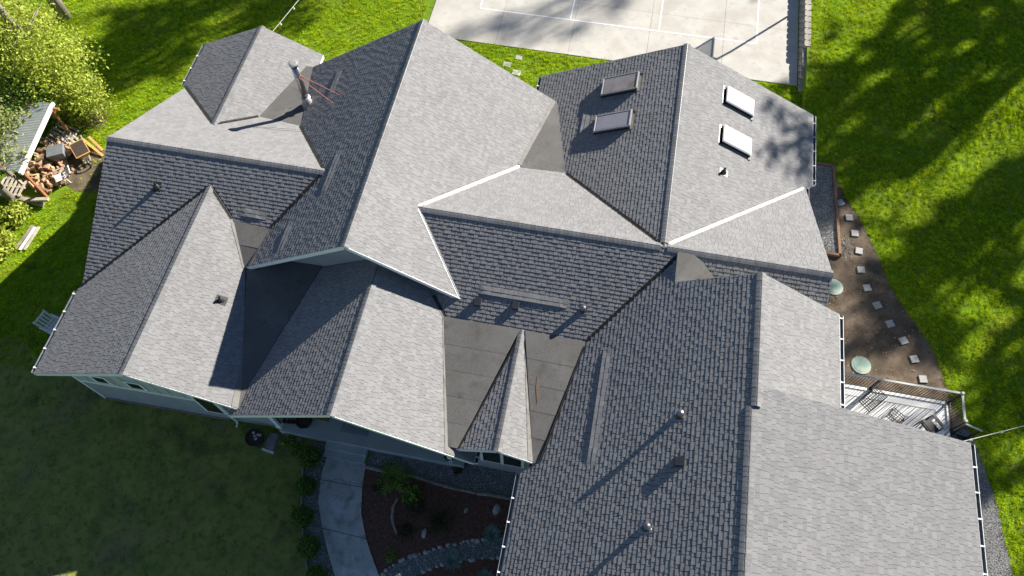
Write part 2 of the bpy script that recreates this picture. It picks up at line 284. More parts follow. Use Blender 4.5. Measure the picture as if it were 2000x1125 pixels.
def slope(P, poly, label, fascia=True, single=None, thick=0.17, hole=None):
    """A roof slope: slab (underlay, fascia edges, soffit) with laminated shingles laid course by course over it."""
    poly = ccw(poly); b = MB()
    top = [(x, y, Zp(P, x, y)-.004) for x, y in poly]; bot = [(x, y, Zp(P, x, y)-thick) for x, y in poly]
    k = len(b.v); n = len(poly); b.v += bot+top
    b.f = [tuple(reversed(range(n))), tuple(n+i for i in range(n))]+[(i, (i+1) % n, n+(i+1) % n, n+i) for i in range(n)]
    b.m = [2, 0]+[1]*n; b.t = [.5]*(n+2)
    o = obj('roof_slope', b, [DECKP, TRIM, SOFF], house); o['label'] = label
    ax = 0 if abs(P[0]) > abs(P[1]) else 1
    sg = -1 if (P[ax] > 0) else 1                       # downslope sign along the axis
    p = abs(P[ax]); q = math.sqrt(1+p*p)
    if ax == 0: vd = Vector((sg, 0, -p))/q; ud = Vector((0, -sg, 0)) 
    else: vd = Vector((0, sg, -p))/q; ud = Vector((sg, 0, 0))
    nd = Vector((-P[0], -P[1], 1)).normalized()
    if ud.cross(vd).dot(nd) < 0: ud = -ud
    org = Vector((0, 0, P[2]))
    uv = [((Vector((x, y, Zp(P, x, y)))-org).dot(ud), (Vector((x, y, Zp(P, x, y)))-org).dot(vd)) for x, y in poly]
    tris = []
    for t in tessellate_polygon([[Vector((a, c, 0)) for a, c in uv]]):
        T = [uv[i] for i in t]
        if (T[1][0]-T[0][0])*(T[2][1]-T[0][1])-(T[1][1]-T[0][1])*(T[2][0]-T[0][0]) < 0: T.reverse()
        tris.append((T, min(a for a, _ in T), max(a for a, _ in T), min(c for _, c in T), max(c for _, c in T)))
    umin = min(a for a, _ in uv); umax = max(a for a, _ in uv); vmin = min(c for _, c in uv); vmax = max(c for _, c in uv)
    vmax += 0.02; mb = MB(); vv = vmax; R = random.Random(hash(label) % 99991 if False else len(label)*131+int(umin*10))
    lit = max(0.0, nd.dot(SUN)); tk = 1.2 if lit < .25 else .74; gp = .0078 if lit < .25 else .0042      # tab thickness and gaps follow the sun angle, shaping shade contrast
    W3 = lambda u, v, h: org+ud*u+vd*v+nd*h
    while vv > vmin:
        v1, v0 = vv, vv-EXPO; u = umin-R.random()*.3; hi = R.random() < .5; run_hi = hi
        while u < umax:
            wd = R.choice([.13, .16, .19, .22, .26]) if hi else R.choice([.10, .14, .18, .22])
            u1 = u+wd; tone = R.random()
            wob = R.uniform(-.004, .004); e1 = v1+wob
            h0, h1 = (.0060*tk, THICK_HI*tk) if hi else (.0012*tk, (THICK_LO+.0008)*tk)
            ua, ub = u+gp, u1-gp; rect = [(ua, v0-.012), (ub, v0-.012), (ub, e1), (ua, e1)]
            if single and single(u, v0, u1, v1, W3):
                SINGLES.append((wd, hi, Matrix((( *(ud.x, vd.x, nd.x), W3(u, v0, 0).x), (ud.y, vd.y, nd.y, W3(u, v0, 0).y), (ud.z, vd.z, nd.z, W3(u, v0, 0).z), (0, 0, 0, 1))), o))
            elif hole and hole(u, v0, u1, v1, W3): pass
            else:
                for T, a0, a1, c0, c1 in tris:
                    if u1 < a0 or u > a1 or e1 < c0 or v0 > c1: continue
                    cl = clip(rect, T)
                    if len(cl) < 3: continue
                    hh = lambda v: h0+(h1-h0)*(v-v0)/EXPO
                    mb.face([W3(x, y, hh(y)) for x, y in cl], 0, tone)
                    m = len(cl)
                    for i in range(m):
                        (xa, ya), (xb, yb) = cl[i], cl[(i+1) % m]
                        if abs(ya-e1) < 1e-6 and abs(yb-e1) < 1e-6 or (abs(xa-xb) < 1e-6 and (abs(xa-ua) < 1e-6 or abs(xa-ub) < 1e-6)):
                            mb.face([W3(xa, ya, hh(ya)), W3(xa, ya, -.003), W3(xb, yb, -.003), W3(xb, yb, hh(yb))], 0, tone*.6)
            u = u1; hi = not hi if R.random() < .85 else hi
        vv -= EXPO
    s = obj('shingle_courses', mb, SH, o); s['kind'] = 'stuff'
    return o
# --- outlines of every slope in plan, valleys computed from the planes that meet
xLr = -(7.618-6.191)/.65
A1 = (-6.53, yx(B_r, L_b, -6.53)); A2 = (-4.63, yx(M_l, L_b, -4.63)); A3 = (-5.42, 7.86); A4 = (-5.71, 7.86)
K1 = (-3.9, yx(M_l, L_f, -3.9)); K2 = (-5.37, yx(F_r, L_f, -5.37)); K3 = (-4.45, -2.62)
H1 = (4.6, yx(M_r, C_b, 4.6)); H2 = (6.41, yx(N_l, C_b, 6.41)); H3 = (5.47, 7.78); H4 = (5.40, 7.86)
slope(B_l, [(-7.81, 8.82), (-7.81, 3.23), (-11.05, yx(B_l, L_b, -11.05)), (-11.05, 8.82)], 'small dark slope of the back left gable')
slope(B_r, [(-7.81, 8.82), (-7.81, 3.23), A1, A4, (-5.3, 7.95), (-5.3, 8.82)], 'small sunlit slope of the back left gable')
slope(L_b, [(-10.81, 1.113), (xLr, 1.113), A2, A1, (-7.81, 3.23), (-10.81, yx(B_l, L_b, -10.81))], 'sunlit rear slope of the left wing')
slope(L_f, [(-10.81, 1.113), (xLr, 1.113), K1, K2, (-6.456, .056), (-10.81, yx(F_l, L_f, -10.81))], 'dark front slope of the left wing')
slope(F_l, [(-6.456, .056), (-6.456, -7.58), (-10.94, -7.58), (-10.94, yx(F_l, L_f, -10.94))], 'mid grey slope of the front left gable')
slope(F_r, [(-6.456, .056), (-6.456, -7.58), (-2.94, -7.58), (-3.06, -6.8), K3, K2], 'pale sunlit slope of the front left gable')
slope(M_l, [(0, 7.86), (0, -2.61), (-4.29, -2.61), K1, (xLr, 1.113), A2, A3], 'dark slope of the tall central gable')
slope(M_r, [(0, 7.86), (0, -2.61), (3.69, -2.61), (1.682, 0), H1, H4], 'pale sunlit slope of the tall central gable')
slope(C_b, [(1.682, 0), (10.337, 0), H2, H1], 'pale triangular rear slope of the cross ridge')
slope(N_l, [(10.337, 9.62), (10.337, 0), H2, H3, (4.52, 7.9), (4.52, 9.62)], 'dark slope with two skylights')
slope(N_r, [(10.337, 9.62), (10.337, 0), (16.28, yx(N_r, C_b, 16.28)), (16.28, 9.62)], 'pale slope with two white skylights')
slope(C_b, [(10.337, 0), (15.95, 0), (15.95, yx(N_r, C_b, 15.95))], 'pale triangular slope beside the gravel bed')
slope(C_f, [(1.682, 0), (10.95, 0), (8.22, -3.3), (3.29, -3.3), (2.35, -2.15)], 'dark front slope of the cross ridge')
slope(C_f, [(10.8, 0), (15.95, 0), (15.95, -2.1), (11.6, -2.1)], 'dark narrow slope behind the garage gable')
CAMV = Vector((7.856, -13.666, 28.1))
def near_single(u, v0, u1, v1, W3):
    c = W3((u+u1)/2, (v0+v1)/2, 0)
    return 9.45 < c.x < 12.9 and -9.95 < c.y < -6.55 and len(SINGLES) < 300 and u1-u > .13
slope(G_l, [(13.281, -1.23), (13.281, -5.62), (13.17, -5.62), (13.17, -13.5), (6.85, -13.5), (6.85, -7.93), (7.34, -7.55), (8.22, -3.3), (10.95, 0), (10.84, 0), (10.81, -1.23)], 'broad dark slope of the garage wing', single=near_single)
slope(G_r, [(13.281, -1.23), (13.281, -5.2), (16.32, -5.2), (16.32, -1.23)], 'pale slope above the deck')
slope(D_r, [(13.17, -4.98), (13.17, -13.5), (20.07, -13.5), (20.07, -4.98)], 'low pitched pale slope of the shed dormer')
slope(E_l, [(.855, -2.15), (.855, -7.81), (-3.38, -7.81), (-3.38, -7.6), (-3.06, -7.5), (-3.06, -6.8), (-1.66, -2.15)], 'dark slope of the entry gable')
slope(E_r, [(.855, -2.15), (.855, -7.81), (5.23, -7.81), (5.23, -7.02), (4.3, -7.0), (3.29, -3.3), (2.35, -2.15)], 'pale sunlit slope of the entry gable')
slope(S_l, [(6.026, -3.25), (6.026, -7.56), (4.65, -7.56), (5.9, -3.6)], 'small dark dormer slope over the front window')
slope(S_r, [(6.026, -3.25), (6.026, -7.56), (7.23, -7.56), (6.2, -3.6)], 'small pale dormer slope over the front window')
for wd, hi, mtx, par in SINGLES:
    o = bpy.data.objects.new('shingle', one_shingle(wd, hi)); COL.objects.link(o); o.parent = par
    o.matrix_local = Matrix.Translation(-Vector(HB)) @ mtx

# --- ridge vents with their caps
def cap_mesh(halfw, p0, p1, ln):
    b = MB(); a0, a1 = math.atan(p0), math.atan(p1); prof = []
    for t in (-1, -.55, -.22, 0, .22, .55, 1):
        p = p0 if t < 0 else p1
        c = math.cos(math.atan(p)); x = t*halfw*c
        z = -abs(t)*halfw*math.sin(math.atan(p)) - (0.012 if abs(t) < .1 else 0) - (0.003 if abs(t) == .22 else 0)
        prof.append((x, z))
    lo = [(x, 0, z) for x, z in prof]; n = len(prof)
    for i in range(n-1):
        (xa, za), (xb, zb) = prof[i], prof[i+1]
        b.face([(xa, 0, za+.0055), (xb, 0, zb+.0055), (xb, ln*1.08, zb+.001), (xa, ln*1.08, za+.001)])
        b.face([(xa, 0, za-.004), (xb, 0, zb-.004), (xb, 0, zb+.0055), (xa, 0, za+.0055)])
    for i in (0, n-1):
        x, z = prof[i]; b.face([(x, 0, z-.035), (x, ln*1.08, z-.035), (x, ln*1.08, z+.001), (x, 0, z+.0055)])
    return b
CAPR = mat('ridge_cap_run_granules', (0.17, 0.171, 0.172), (0.245, 0.245, 0.247), 30, 0.92, bump=0.2, bscale=200, tone=.28, spec=.15)
def ridge(p0, p1, zr, pa, pb, label, single=True, hw=.165):
    """p0 -> p1 the way the caps lap (exposed butt at p0)."""
    p0, p1 = Vector((*p0, zr)), Vector((*p1, zr)); d = (p1-p0); Ln = d.length; d.normalize(); ang = math.atan2(d.y, d.x)-math.pi/2
    b = MB(); c0, c1 = math.cos(ang), math.sin(ang)
    W = lambda x, y, z: (p0.x+x*c0-y*c1, p0.y+x*c1+y*c0, zr+z)
    ha, hb = (hw-.012)*math.cos(math.atan(pa)), (hw-.012)*math.cos(math.atan(pb)); g = .03
    b.hexa([W(-ha, 0.01, -ha*pa-.02), W(0, .01, -.02), W(0, Ln-.01, -.02), W(-ha, Ln-.01, -ha*pa-.02)], [W(-ha, .01, -ha*pa+g), W(0, .01, g), W(0, Ln-.01, g), W(-ha, Ln-.01, -ha*pa+g)])
    b.hexa([W(0, .01, -.02), W(hb, .01, -hb*pb-.02), W(hb, Ln-.01, -hb*pb-.02), W(0, Ln-.01, -.02)], [W(0, .01, g), W(hb, .01, -hb*pb+g), W(hb, Ln-.01, -hb*pb+g), W(0, Ln-.01, g)])
    v = obj('ridge_vent', b, BLACKM, house)
    n = max(1, round(Ln/.145)); st = Ln/n; cm = cap_mesh(hw, pa, pb, st)
    if single:
        o0 = obj('ridge_cap', cm, CAPM, v, local=True); o0.location = Vector(W(0, 0, g+.004))-Vector(HB); o0.rotation_euler = (0, 0, ang)
        for i in range(1, n):
            o = o0.copy(); COL.objects.link(o); o.parent = v; o.location = Vector(W(random.uniform(-.004, .004), i*st, g+.004))-Vector(HB)
    else:
        mb = MB()
        for i in range(n):
            k = len(mb.v); t = random.random()
            mb.v += [W(x, y+i*st, z+g+.004) for x, y, z in cm.v]; mb.f += [tuple(k+q for q in f) for f in cm.f]; mb.m += cm.m; mb.t += [t]*len(cm.f)
        o = obj('ridge_cap_run', mb, CAPR, v); o['kind'] = 'stuff'
    return v
ridge((13.281, -5.66), (13.281, -1.21), 7.849, .588, .588, 'rear garage ridge')
ridge((13.16, -13.4), (13.16, -5.68), 7.78, .588, .228, 'front garage ridge')
ridge((.855, -7.83), (.855, -2.2), 6.31, .589, .589, 'entry ridge')
ridge((6.026, -7.58), (6.026, -3.25), 4.906, .526, .526, 'dormer ridge', hw=.15)
ridge((-6.456, -7.6), (-6.456, .03), 5.65, .474, .474, 'front left ridge')
ridge((0, -2.63), (0, 7.88), 7.618, .65, .65, 'central ridge')
ridge((1.70, 0), (10.2, 0), ZC, .5006, .5006, 'cross ridge', single=False)
ridge((15.97, 0), (10.45, 0), ZC, .5006, .5006, 'cross ridge', single=False)
ridge((10.337, .16), (10.337, 9.64), ZC, .495, .495, 'skylight ridge', single=False)
ridge((-10.83, 1.113), (-2.22, 1.113), 6.191, .512, .512, 'left wing ridge', single=False)
ridge((-7.81, 3.24), (-7.81, 8.84), 5.107, .4865, .4865, 'back left ridge', single=False)

# --- membrane crickets in the dead valleys, laid as lapped sheets
def cricket(La, Lb, Ra, Rb, n, label=None, lift=.016):
    """strips between the edge La->Lb and the edge Ra->Rb."""
    La, Lb, Ra, Rb = map(Vector, (La, Lb, Ra, Rb)); part = None
    for i in range(n):
        t0, t1 = i/n, (i+1)/n+(.02 if i < n-1 else 0)
        b = MB(); up = Vector((0, 0, lift+.0035)); dn = Vector((0, 0, lift-.002))
        a, c, e, g = La.lerp(Lb, t0)+dn, Ra.lerp(Rb, t0)+dn, Ra.lerp(Rb, t1)+up, La.lerp(Lb, t1)+up
        low = Vector((0, 0, -.10))
        b.hexa([g+low, e+low, c+low, a+low], [g, e, c, a])
        if part is None:
            part = obj('membrane_cricket', b, MEMB, house)
            if label: part['label'] = label
        else: obj('membrane_sheet', b, MEMB, part)
    return part
z3 = lambda P, q: (q[0], q[1], Zp(P, *q))
cricket(z3(L_b, A1), z3(B_r, A4), z3(L_b, A2), z3(M_l, A3), 2, 'brown grey membrane beside the flue')
cricket(z3(L_f, K2), z3(F_r, K3), z3(L_f, K1), (-4.26, -2.62, 4.84), 2, 'small membrane left of the central gable')
cricket((-4.50, -2.1, 4.77), (-3.20, -6.75, 4.10), (-1.60, -2.1, 4.90), (-2.98, -6.8, 4.06), 4, 'large membrane in the shade of the central gable')
cricket((-3.34, -6.3, 4.16), (-3.06, -7.57, 4.035), (-2.94, -6.6, 4.085), (-2.84, -7.62, 4.035), 1)
cricket(z3(C_b, H1), z3(M_r, H4), z3(C_b, H2), z3(N_l, H3), 2, 'grey membrane between the central gable and the dark skylight slope')
cricket((10.80, -.03, ZC-.02), (10.82, -1.24, 6.405), (11.4, -.03, ZC-.03), (12.5, -1.05, 6.06), 1, 'pale membrane behind the garage gable')
cricket((3.23, -3.27, 4.93), (4.34, -7.56, 4.26), (5.93, -3.25, 4.93), (4.68, -7.55, 4.205), 5, 'broad membrane beside the entry gable')
cricket((6.12, -3.25, 4.925), (7.19, -7.57, 4.30), (8.24, -3.28, 4.90), (7.36, -7.60, 4.345), 5, 'broad membrane beside the garage slope')
MRL = (Vector((6.12, -3.25, 4.925)), Vector((7.19, -7.57, 4.30))), (Vector((8.24, -3.28, 4.90)), Vector((7.36, -7.60, 4.345)))
def on_mr(t, q): return MRL[0][0].lerp(MRL[0][1], t).lerp(MRL[1][0].lerp(MRL[1][1], t), q)+Vector((0, 0, .0275))
b = MB(); b.face([on_mr(.34, .22), on_mr(.44, .2), on_mr(.56, .25), on_mr(.50, .34), on_mr(.40, .29)][::-1]); obj('rust_streak', b, RUST, house)
MEMB_LIT = mat('membrane_upturn', (0.17, 0.16, 0.148), (0.22, 0.21, 0.195), 2.0, 0.9, extra=[((0.13, 0.122, 0.11), 3, .55, .72)])  # lighter membrane copy: sun on the tilted strips put into the colour
def upturn(P, pts):                    # membrane carried up onto the shingles beside a cricket
    b = MB(); b.prism(ccw(pts), lambda x, y: Zp(P, x, y)-.01, lambda x, y: Zp(P, x, y)+.024); obj('membrane_upturn', b, MEMB_LIT, house)
upturn(E_r, [(3.18, -3.2), (4.30, -7.79), (4.62, -7.79), (4.42, -7.4), (3.36, -3.3)]); upturn(S_r, [(6.10, -3.3), (7.02, -7.54), (7.23, -7.54), (6.24, -3.5)])
upturn(F_r, [(-5.40, -1.08), (-4.50, -2.62), (-4.40, -2.62), (-5.26, -1.02)]); upturn(F_r, [(-3.42, -6.2), (-3.24, -7.57), (-2.95, -7.57), (-3.06, -6.8)])
upturn(M_r, [(4.52, 3.9), (5.28, 7.84), (5.42, 7.84), (4.66, 3.88)]); upturn(M_l, [(-3.95, -.95), (-4.27, -2.59), (-4.15, -2.59), (-3.84, -.95)])
# --- metal in the open valleys
def valley(P, Q, a, c, m, wd=.066, lift=.02):
    """W-shaped strip along the line a->c (plan) where planes P and Q meet."""
    a, c = Vector(a), Vector(c); d = (c-a).normalized(); s = Vector((-d.y, d.x)); b = MB()
    if Zp(P, *(a+s*.5)) > Zp(Q, *(a+s*.5)): pp = (P, Q)
    else: pp = (Q, P)
    def pt(q, o):
        x, y = q+s*o; return Vector((x, y, max(Zp(P, x, y), Zp(Q, x, y))+lift))
    prof = [(-wd, 0), (-wd*.5, 0), (-.018, .0), (0, .028), (.018, 0), (wd*.5, 0), (wd, 0)]
    for i in range(len(prof)-1):
        (o0, h0), (o1, h1) = prof[i], prof[i+1]
        b.face([pt(a, o0)+Vector((0, 0, h0)), pt(a, o1)+Vector((0, 0, h1)), pt(c, o1)+Vector((0, 0, h1)), pt(c, o0)+Vector((0, 0, h0))])
    for o0 in (-wd, wd):
        b.face([pt(a, o0), pt(c, o0), pt(c, o0)-Vector((0, 0, .03)), pt(a, o0)-Vector((0, 0, .03))])
    return obj('valley_flashing', b, m, house)
def V(P, Q, x0, x1): return (x0, yx(P, Q, x0)), (x1, yx(P, Q, x1))
valley(M_r, C_b, *V(M_r, C_b, 1.72, 4.6), FLASH); valley(M_r, C_f, *V(M_r, C_f, 1.72, 3.66), FLASH, .045)
valley(N_r, C_b, *V(N_r, C_b, 10.5, 15.9), FLASH); valley(N_l, C_b, *V(N_l, C_b, 10.1, 6.45), FLASHD)
valley(G_l, C_f, *V(G_l, C_f, 10.8, 8.25), FLASHD); valley(M_l, L_b, *V(M_l, L_b, -2.3, -4.6), FLASHD); valley(M_l, L_f, *V(M_l, L_f, -2.3, -3.88), FLASHD, .08)
valley(F_l, L_f, *V(F_l, L_f, -6.5, -10.85), FLASHD); valley(F_r, L_f, *V(F_r, L_f, -6.4, -5.4), FLASHD)
valley(B_l, L_b, *V(B_l, L_b, -7.9, -10.9), FLASHD); valley(B_r, L_b, *V(B_r, L_b, -7.7, -6.55), FLASHD)
valley(E_r, C_f, *V(E_r, C_f, 2.75, 3.28), FLASHD)
valley(S_l, E_r, (5.86, -3.9), (4.72, -7.5), FLASHD, .03, .03)
valley(G_l, S_r, (8.2, -3.45), (7.40, -7.5), FLASHD, .05, .03)

# --- gutters with their hangers, and drip edges along the rakes
def gutter(a, c, z, side, hang=.76):
    a, c = Vector((*a, z)), Vector((*c, z)); d = (c-a); Ln = d.length; d.normalize(); s = Vector((d.y, -d.x, 0))*side; b = MB()
    pr = [(0, 0), (0, -.12), (.03, -.14), (.10, -.14), (.125, -.10), (.13, -.005), (.115, .004), (.112, -.095), (.09, -.125), (.03, -.125), (.012, -.11), (.012, 0)]
    for i in range(len(pr)):
        (o0, h0), (o1, h1) = pr[i], pr[(i+1) % len(pr)]
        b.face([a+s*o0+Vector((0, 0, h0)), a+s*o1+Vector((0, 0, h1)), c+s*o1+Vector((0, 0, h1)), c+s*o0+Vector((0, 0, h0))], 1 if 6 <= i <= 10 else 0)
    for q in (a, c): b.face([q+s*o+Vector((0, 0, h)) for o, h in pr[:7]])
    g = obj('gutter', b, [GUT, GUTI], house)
    n = int(Ln/hang); first = None
    for i in range(n+1):
        p = a+d*(.2+i*hang)
        if (p-a).length > Ln-.1: break
        if first is None:
            hb = MB(); hb.box((0, 0, 0), (.13, .045, .018)); hb.box((.055, 0, .005), (.03, .06, .025))
            first = o = obj('hanger', hb, GUT, g, local=True)
        else: o = first.copy(); COL.objects.link(o); o.parent = g
        o.location = p+s*.06+Vector((0, 0, .0))-Vector(HB); o.rotation_euler = (0, 0, math.atan2(s.y, s.x))
    return g
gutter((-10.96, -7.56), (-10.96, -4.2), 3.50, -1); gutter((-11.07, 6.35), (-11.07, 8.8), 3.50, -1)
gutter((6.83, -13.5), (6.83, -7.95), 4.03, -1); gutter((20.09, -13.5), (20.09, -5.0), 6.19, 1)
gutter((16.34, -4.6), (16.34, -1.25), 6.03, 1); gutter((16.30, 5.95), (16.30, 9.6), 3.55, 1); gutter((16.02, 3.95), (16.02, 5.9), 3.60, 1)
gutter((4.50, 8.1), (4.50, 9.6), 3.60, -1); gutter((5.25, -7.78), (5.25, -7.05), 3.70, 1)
def rake(P, x0, x1, y, out):           # painted board along a sloping gable edge (constant y)
    b = MB(); b.bar((x0, y+out*.2, Zp(P, x0, y)-.095), (x1, y+out*.2, Zp(P, x1, y)-.09), .03, .165); obj('rake_board', b, TRIM, house)
def rakey(P, y0, y1, x, out):
    b = MB(); b.bar((x+out, y0, Zp(P, x, y0)-.075), (x+out, y1, Zp(P, x, y1)-.075), .05, .17); obj('rake_board', b, TRIM, house)
for P, x0, x1, y, o in ((F_l, -10.94, -6.456, -7.58, -.02), (F_r, -6.456, -2.94, -7.58, -.02), (E_l, -3.38, .855, -7.81, -.02), (E_r, .855, 5.23, -7.81, -.02),
                        (M_l, -4.29, 0, -2.61, -.02), (M_r, 0, 3.66, -2.61, -.02), (S_l, 4.65, 6.026, -7.56, -.02), (S_r, 6.026, 7.2, -7.56, -.02)):
    rake(P, x0, x1, y, o)
# --- walls (under the eaves) -----------------------------------------------
def wall(a, c, tops, label=None, m=SIDE, z0=0.0, th=.14, side=1):
    """upright wall from plan point a to c; tops = [(t, z)] along it."""
    a, c = Vector(a), Vector(c); d = c-a; s = Vector((d.y, -d.x)).normalized()*th*side; b = MB()
    for (t0, h0), (t1, h1) in zip(tops[:-1], tops[1:]):
        p, q = a+d*t0, a+d*t1; pi_, qi = p-s, q-s
        b.hexa([(p.x, p.y, z0), (q.x, q.y, z0), (qi.x, qi.y, z0), (pi_.x, pi_.y, z0)], [(p.x, p.y, h0), (q.x, q.y, h1), (qi.x, qi.y, h1), (pi_.x, pi_.y, h0)])
    o = obj('house_wall', b, m, house)
    if label: o['label'] = label
    return o
def under(P, x, y, dz=.19): return Zp(P, x, y)-dz
FA, FC = (-10.31, -7.12), (-2.86, -7.0)
fx = lambda x: (x-FA[0])/(FC[0]-FA[0])
fy = lambda x: FA[1]+(FC[1]-FA[1])*fx(x)
front_wall = wall(FA, FC, [(0, under(F_l, -10.31, -7.1)), (fx(-6.456), 5.44), (fx(-3.05), under(F_r, -3.05, -7)), (fx(-2.86), under(E_l, -2.86, -7)-.05)], 'grey front wall with sage boards above a white band')
wall((-10.31, -3.2), (-10.31, -7.12), [(0, 3.6), (1, under(F_l, -10.31, -7))]); wall((-10.31, 1.1), (-10.31, -3.2), [(0, 5.9), (1, 3.7)]); wall((-10.31, 6.1), (-10.31, 1.1), [(0, 3.5), (1, 5.9)])
wall((-10.45, 8.4), (-10.45, 6.0), [(0, 3.6), (1, 3.6)]); wall((-5.0, 8.4), (-10.45, 8.4), [(0, 3.6), (.5, 4.85), (1, 3.6)])
wall((5.3, 7.3), (-5.2, 7.3), [(0, 3.95), (.5, 7.35), (1, 3.95)])
wall((-4.2, -2.1), (3.6, -2.1), [(0, under(M_l, -4.2, 0)), (4.2/7.8, 7.38), (1, under(M_r, 3.6, 0))], 'blue grey gable wall under the tall central rake', z0=3.5)
wall((-2.86, -2.6), (4.6, -2.6), [(0, 3.9), (.5, 4.3), (1, 3.9)])
wall((-2.86, -7.0), (-2.86, -2.6), [(0, 3.9), (1, 3.9)], side=-1)
wall((4.6, -6.98), (7.0, -6.98), [(0, under(S_l, 4.72, -7)), (1.426/2.4, 4.66), (1, under(S_r, 6.95, -7))], 'grey wall under the small dormer')
wall((7.3, -7.0), (7.3, -13.5), [(0, 4.1), (1, 4.1)], side=-1); wall((4.6, -2.6), (4.6, -6.98), [(0, 3.5), (1, 3.6)])
wall((15.8, 9.1), (5.0, 9.1), [(0, 3.65), (.5, 6.25), (1, 3.65)]); wall((15.75, 0), (15.75, 9.1), [(0, 6.2), (.6, 3.7), (1, 3.65)]); wall((15.75, -1.7), (15.75, 0), [(0, 5.5), (1, 6.2)])
wall((15.9, -1.7), (10.9, -1.7), [(0, 5.9), (.52, 7.5), (1, 6.1)]); wall((15.9, -5.0), (15.9, -1.7), [(0, 6.05), (1, 6.05)])
wall((19.6, -5.4), (13.4, -5.4), [(0, 6.1), (1, 7.45)]); wall((19.6, -13.4), (19.6, -5.4), [(0, 6.12), (1, 6.12)])
# boards, band, corner trim and windows of the front wall
def fbox(name, x0, x1, z0, z1, out, m, d=.03, par=None):
    b = MB(); a = Vector((x0, fy(x0))); c = Vector((x1, fy(x1))); s = Vector(((c-a).y, -(c-a).x)).normalized()
    p, q = a+s*out, c+s*out; pi_, qi = a+s*(out-d), c+s*(out-d)
    b.hexa([(p.x, p.y, z0), (q.x, q.y, z0), (qi.x, qi.y, z0), (pi_.x, pi_.y, z0)], [(p.x, p.y, z1), (q.x, q.y, z1), (qi.x, qi.y, z1), (pi_.x, pi_.y, z1)])
    return obj(name, b, m, par or house)
fbox('trim_band', -10.33, -5.72, 1.95, 2.13, .035, TRIM)
def panel(x0, x1):                     # sage board filling between the band and the rake
    b = MB(); P0 = F_l if x0 < -6.456 else F_r; P1 = F_l if x1 <= -6.456 else F_r
    a = Vector((x0, fy(x0)-.018)); c = Vector((x1, fy(x1)-.018))
    b.hexa([(a.x, a.y, 2.13), (c.x, c.y, 2.13), (c.x, c.y+.02, 2.13), (a.x, a.y+.02, 2.13)], [(a.x, a.y, under(P0, x0, 0, .2)), (c.x, c.y, under(P1, x1, 0, .2)), (c.x, c.y+.02, under(P1, x1, 0, .2)), (a.x, a.y+.02, under(P0, x0, 0, .2))])
    obj('board_panel', b, SAGE, front_wall)
xs = [-10.25, -9.72, -9.2, -8.55, -8.05, -7.4, -6.93, -6.456, -5.95, -5.72]
for x0, x1 in zip(xs[:-1], xs[1:]): panel(x0+.006, x1-.006)
for x in xs[1:-1]:
    fbox('batten', x-.022, x+.022, 2.14, min(under(F_l, x, 0), under(F_r, x, 0)), .04, SAGE, .022, front_wall)
def window(x0, x1, z0, z1, fr=.11, panes=1):
    f = fbox('window', x0-fr, x1+fr, z0-fr, z1+fr, .06, TRIM, .03)
    st = (x1-x0)/panes
    for i in range(panes): fbox('pane', x0+i*st+.02*(i > 0), x0+(i+1)*st-.02*(i < panes-1), z0, z1, .066, GLASS, .02, f)
    return f
window(-9.27, -8.82, 2.42, 2.93); window(-7.92, -7.44, 2.42, 2.93); window(-5.52, -4.86, .98, 2.55)
fbox('corner_trim', -10.33, -10.23, 0, 3.2, .03, TRIM); fbox('base_board', -10.2, -5.0, .02, .09, .05, LOG)
b = MB(); b.box((-2.80, -7.02, 1.75), (.16, .16, 3.5)); b.box((-2.80, -7.02, .55), (.22, .22, .2)); obj('porch_post', b, TRIM, house)
b = MB(); b.box((4.0, -7.05, 1.75), (.16, .16, 3.4)); obj('porch_post', b, TRIM, house)
b = MB(); b.tube([(-4.62, -7.1, 3.6), (-4.62, -7.12, 3.3), (-4.62, -7.12, .15), (-4.62, -7.3, .06)], .045, 8); obj('downspout', b, TRIM, house)
# dormer window
b = MB(); b.box((6.0, -7.01, 1.95), (1.62, .05, 1.55)); sw = obj('window', b, TRIM, house)
for x in (5.62, 6.38):
    b = MB(); b.box((x, -7.03, 1.95), (.64, .03, 1.33)); obj('pane', b, GLASS, sw)
b = MB(); b.box((.2, -2.72, 1.55), (1.0, .08, 2.1)); obj('front_door', b, BRONZE, house)
for x in (-1.9, 2.6):
    b = MB(); b.box((x, -2.71, 1.8), (1.2, .06, 1.3)); o = obj('window', b, TRIM, house)
    b = MB(); b.box((x, -2.745, 1.8), (1.04, .03, 1.14)); obj('pane', b, GLASS, o)
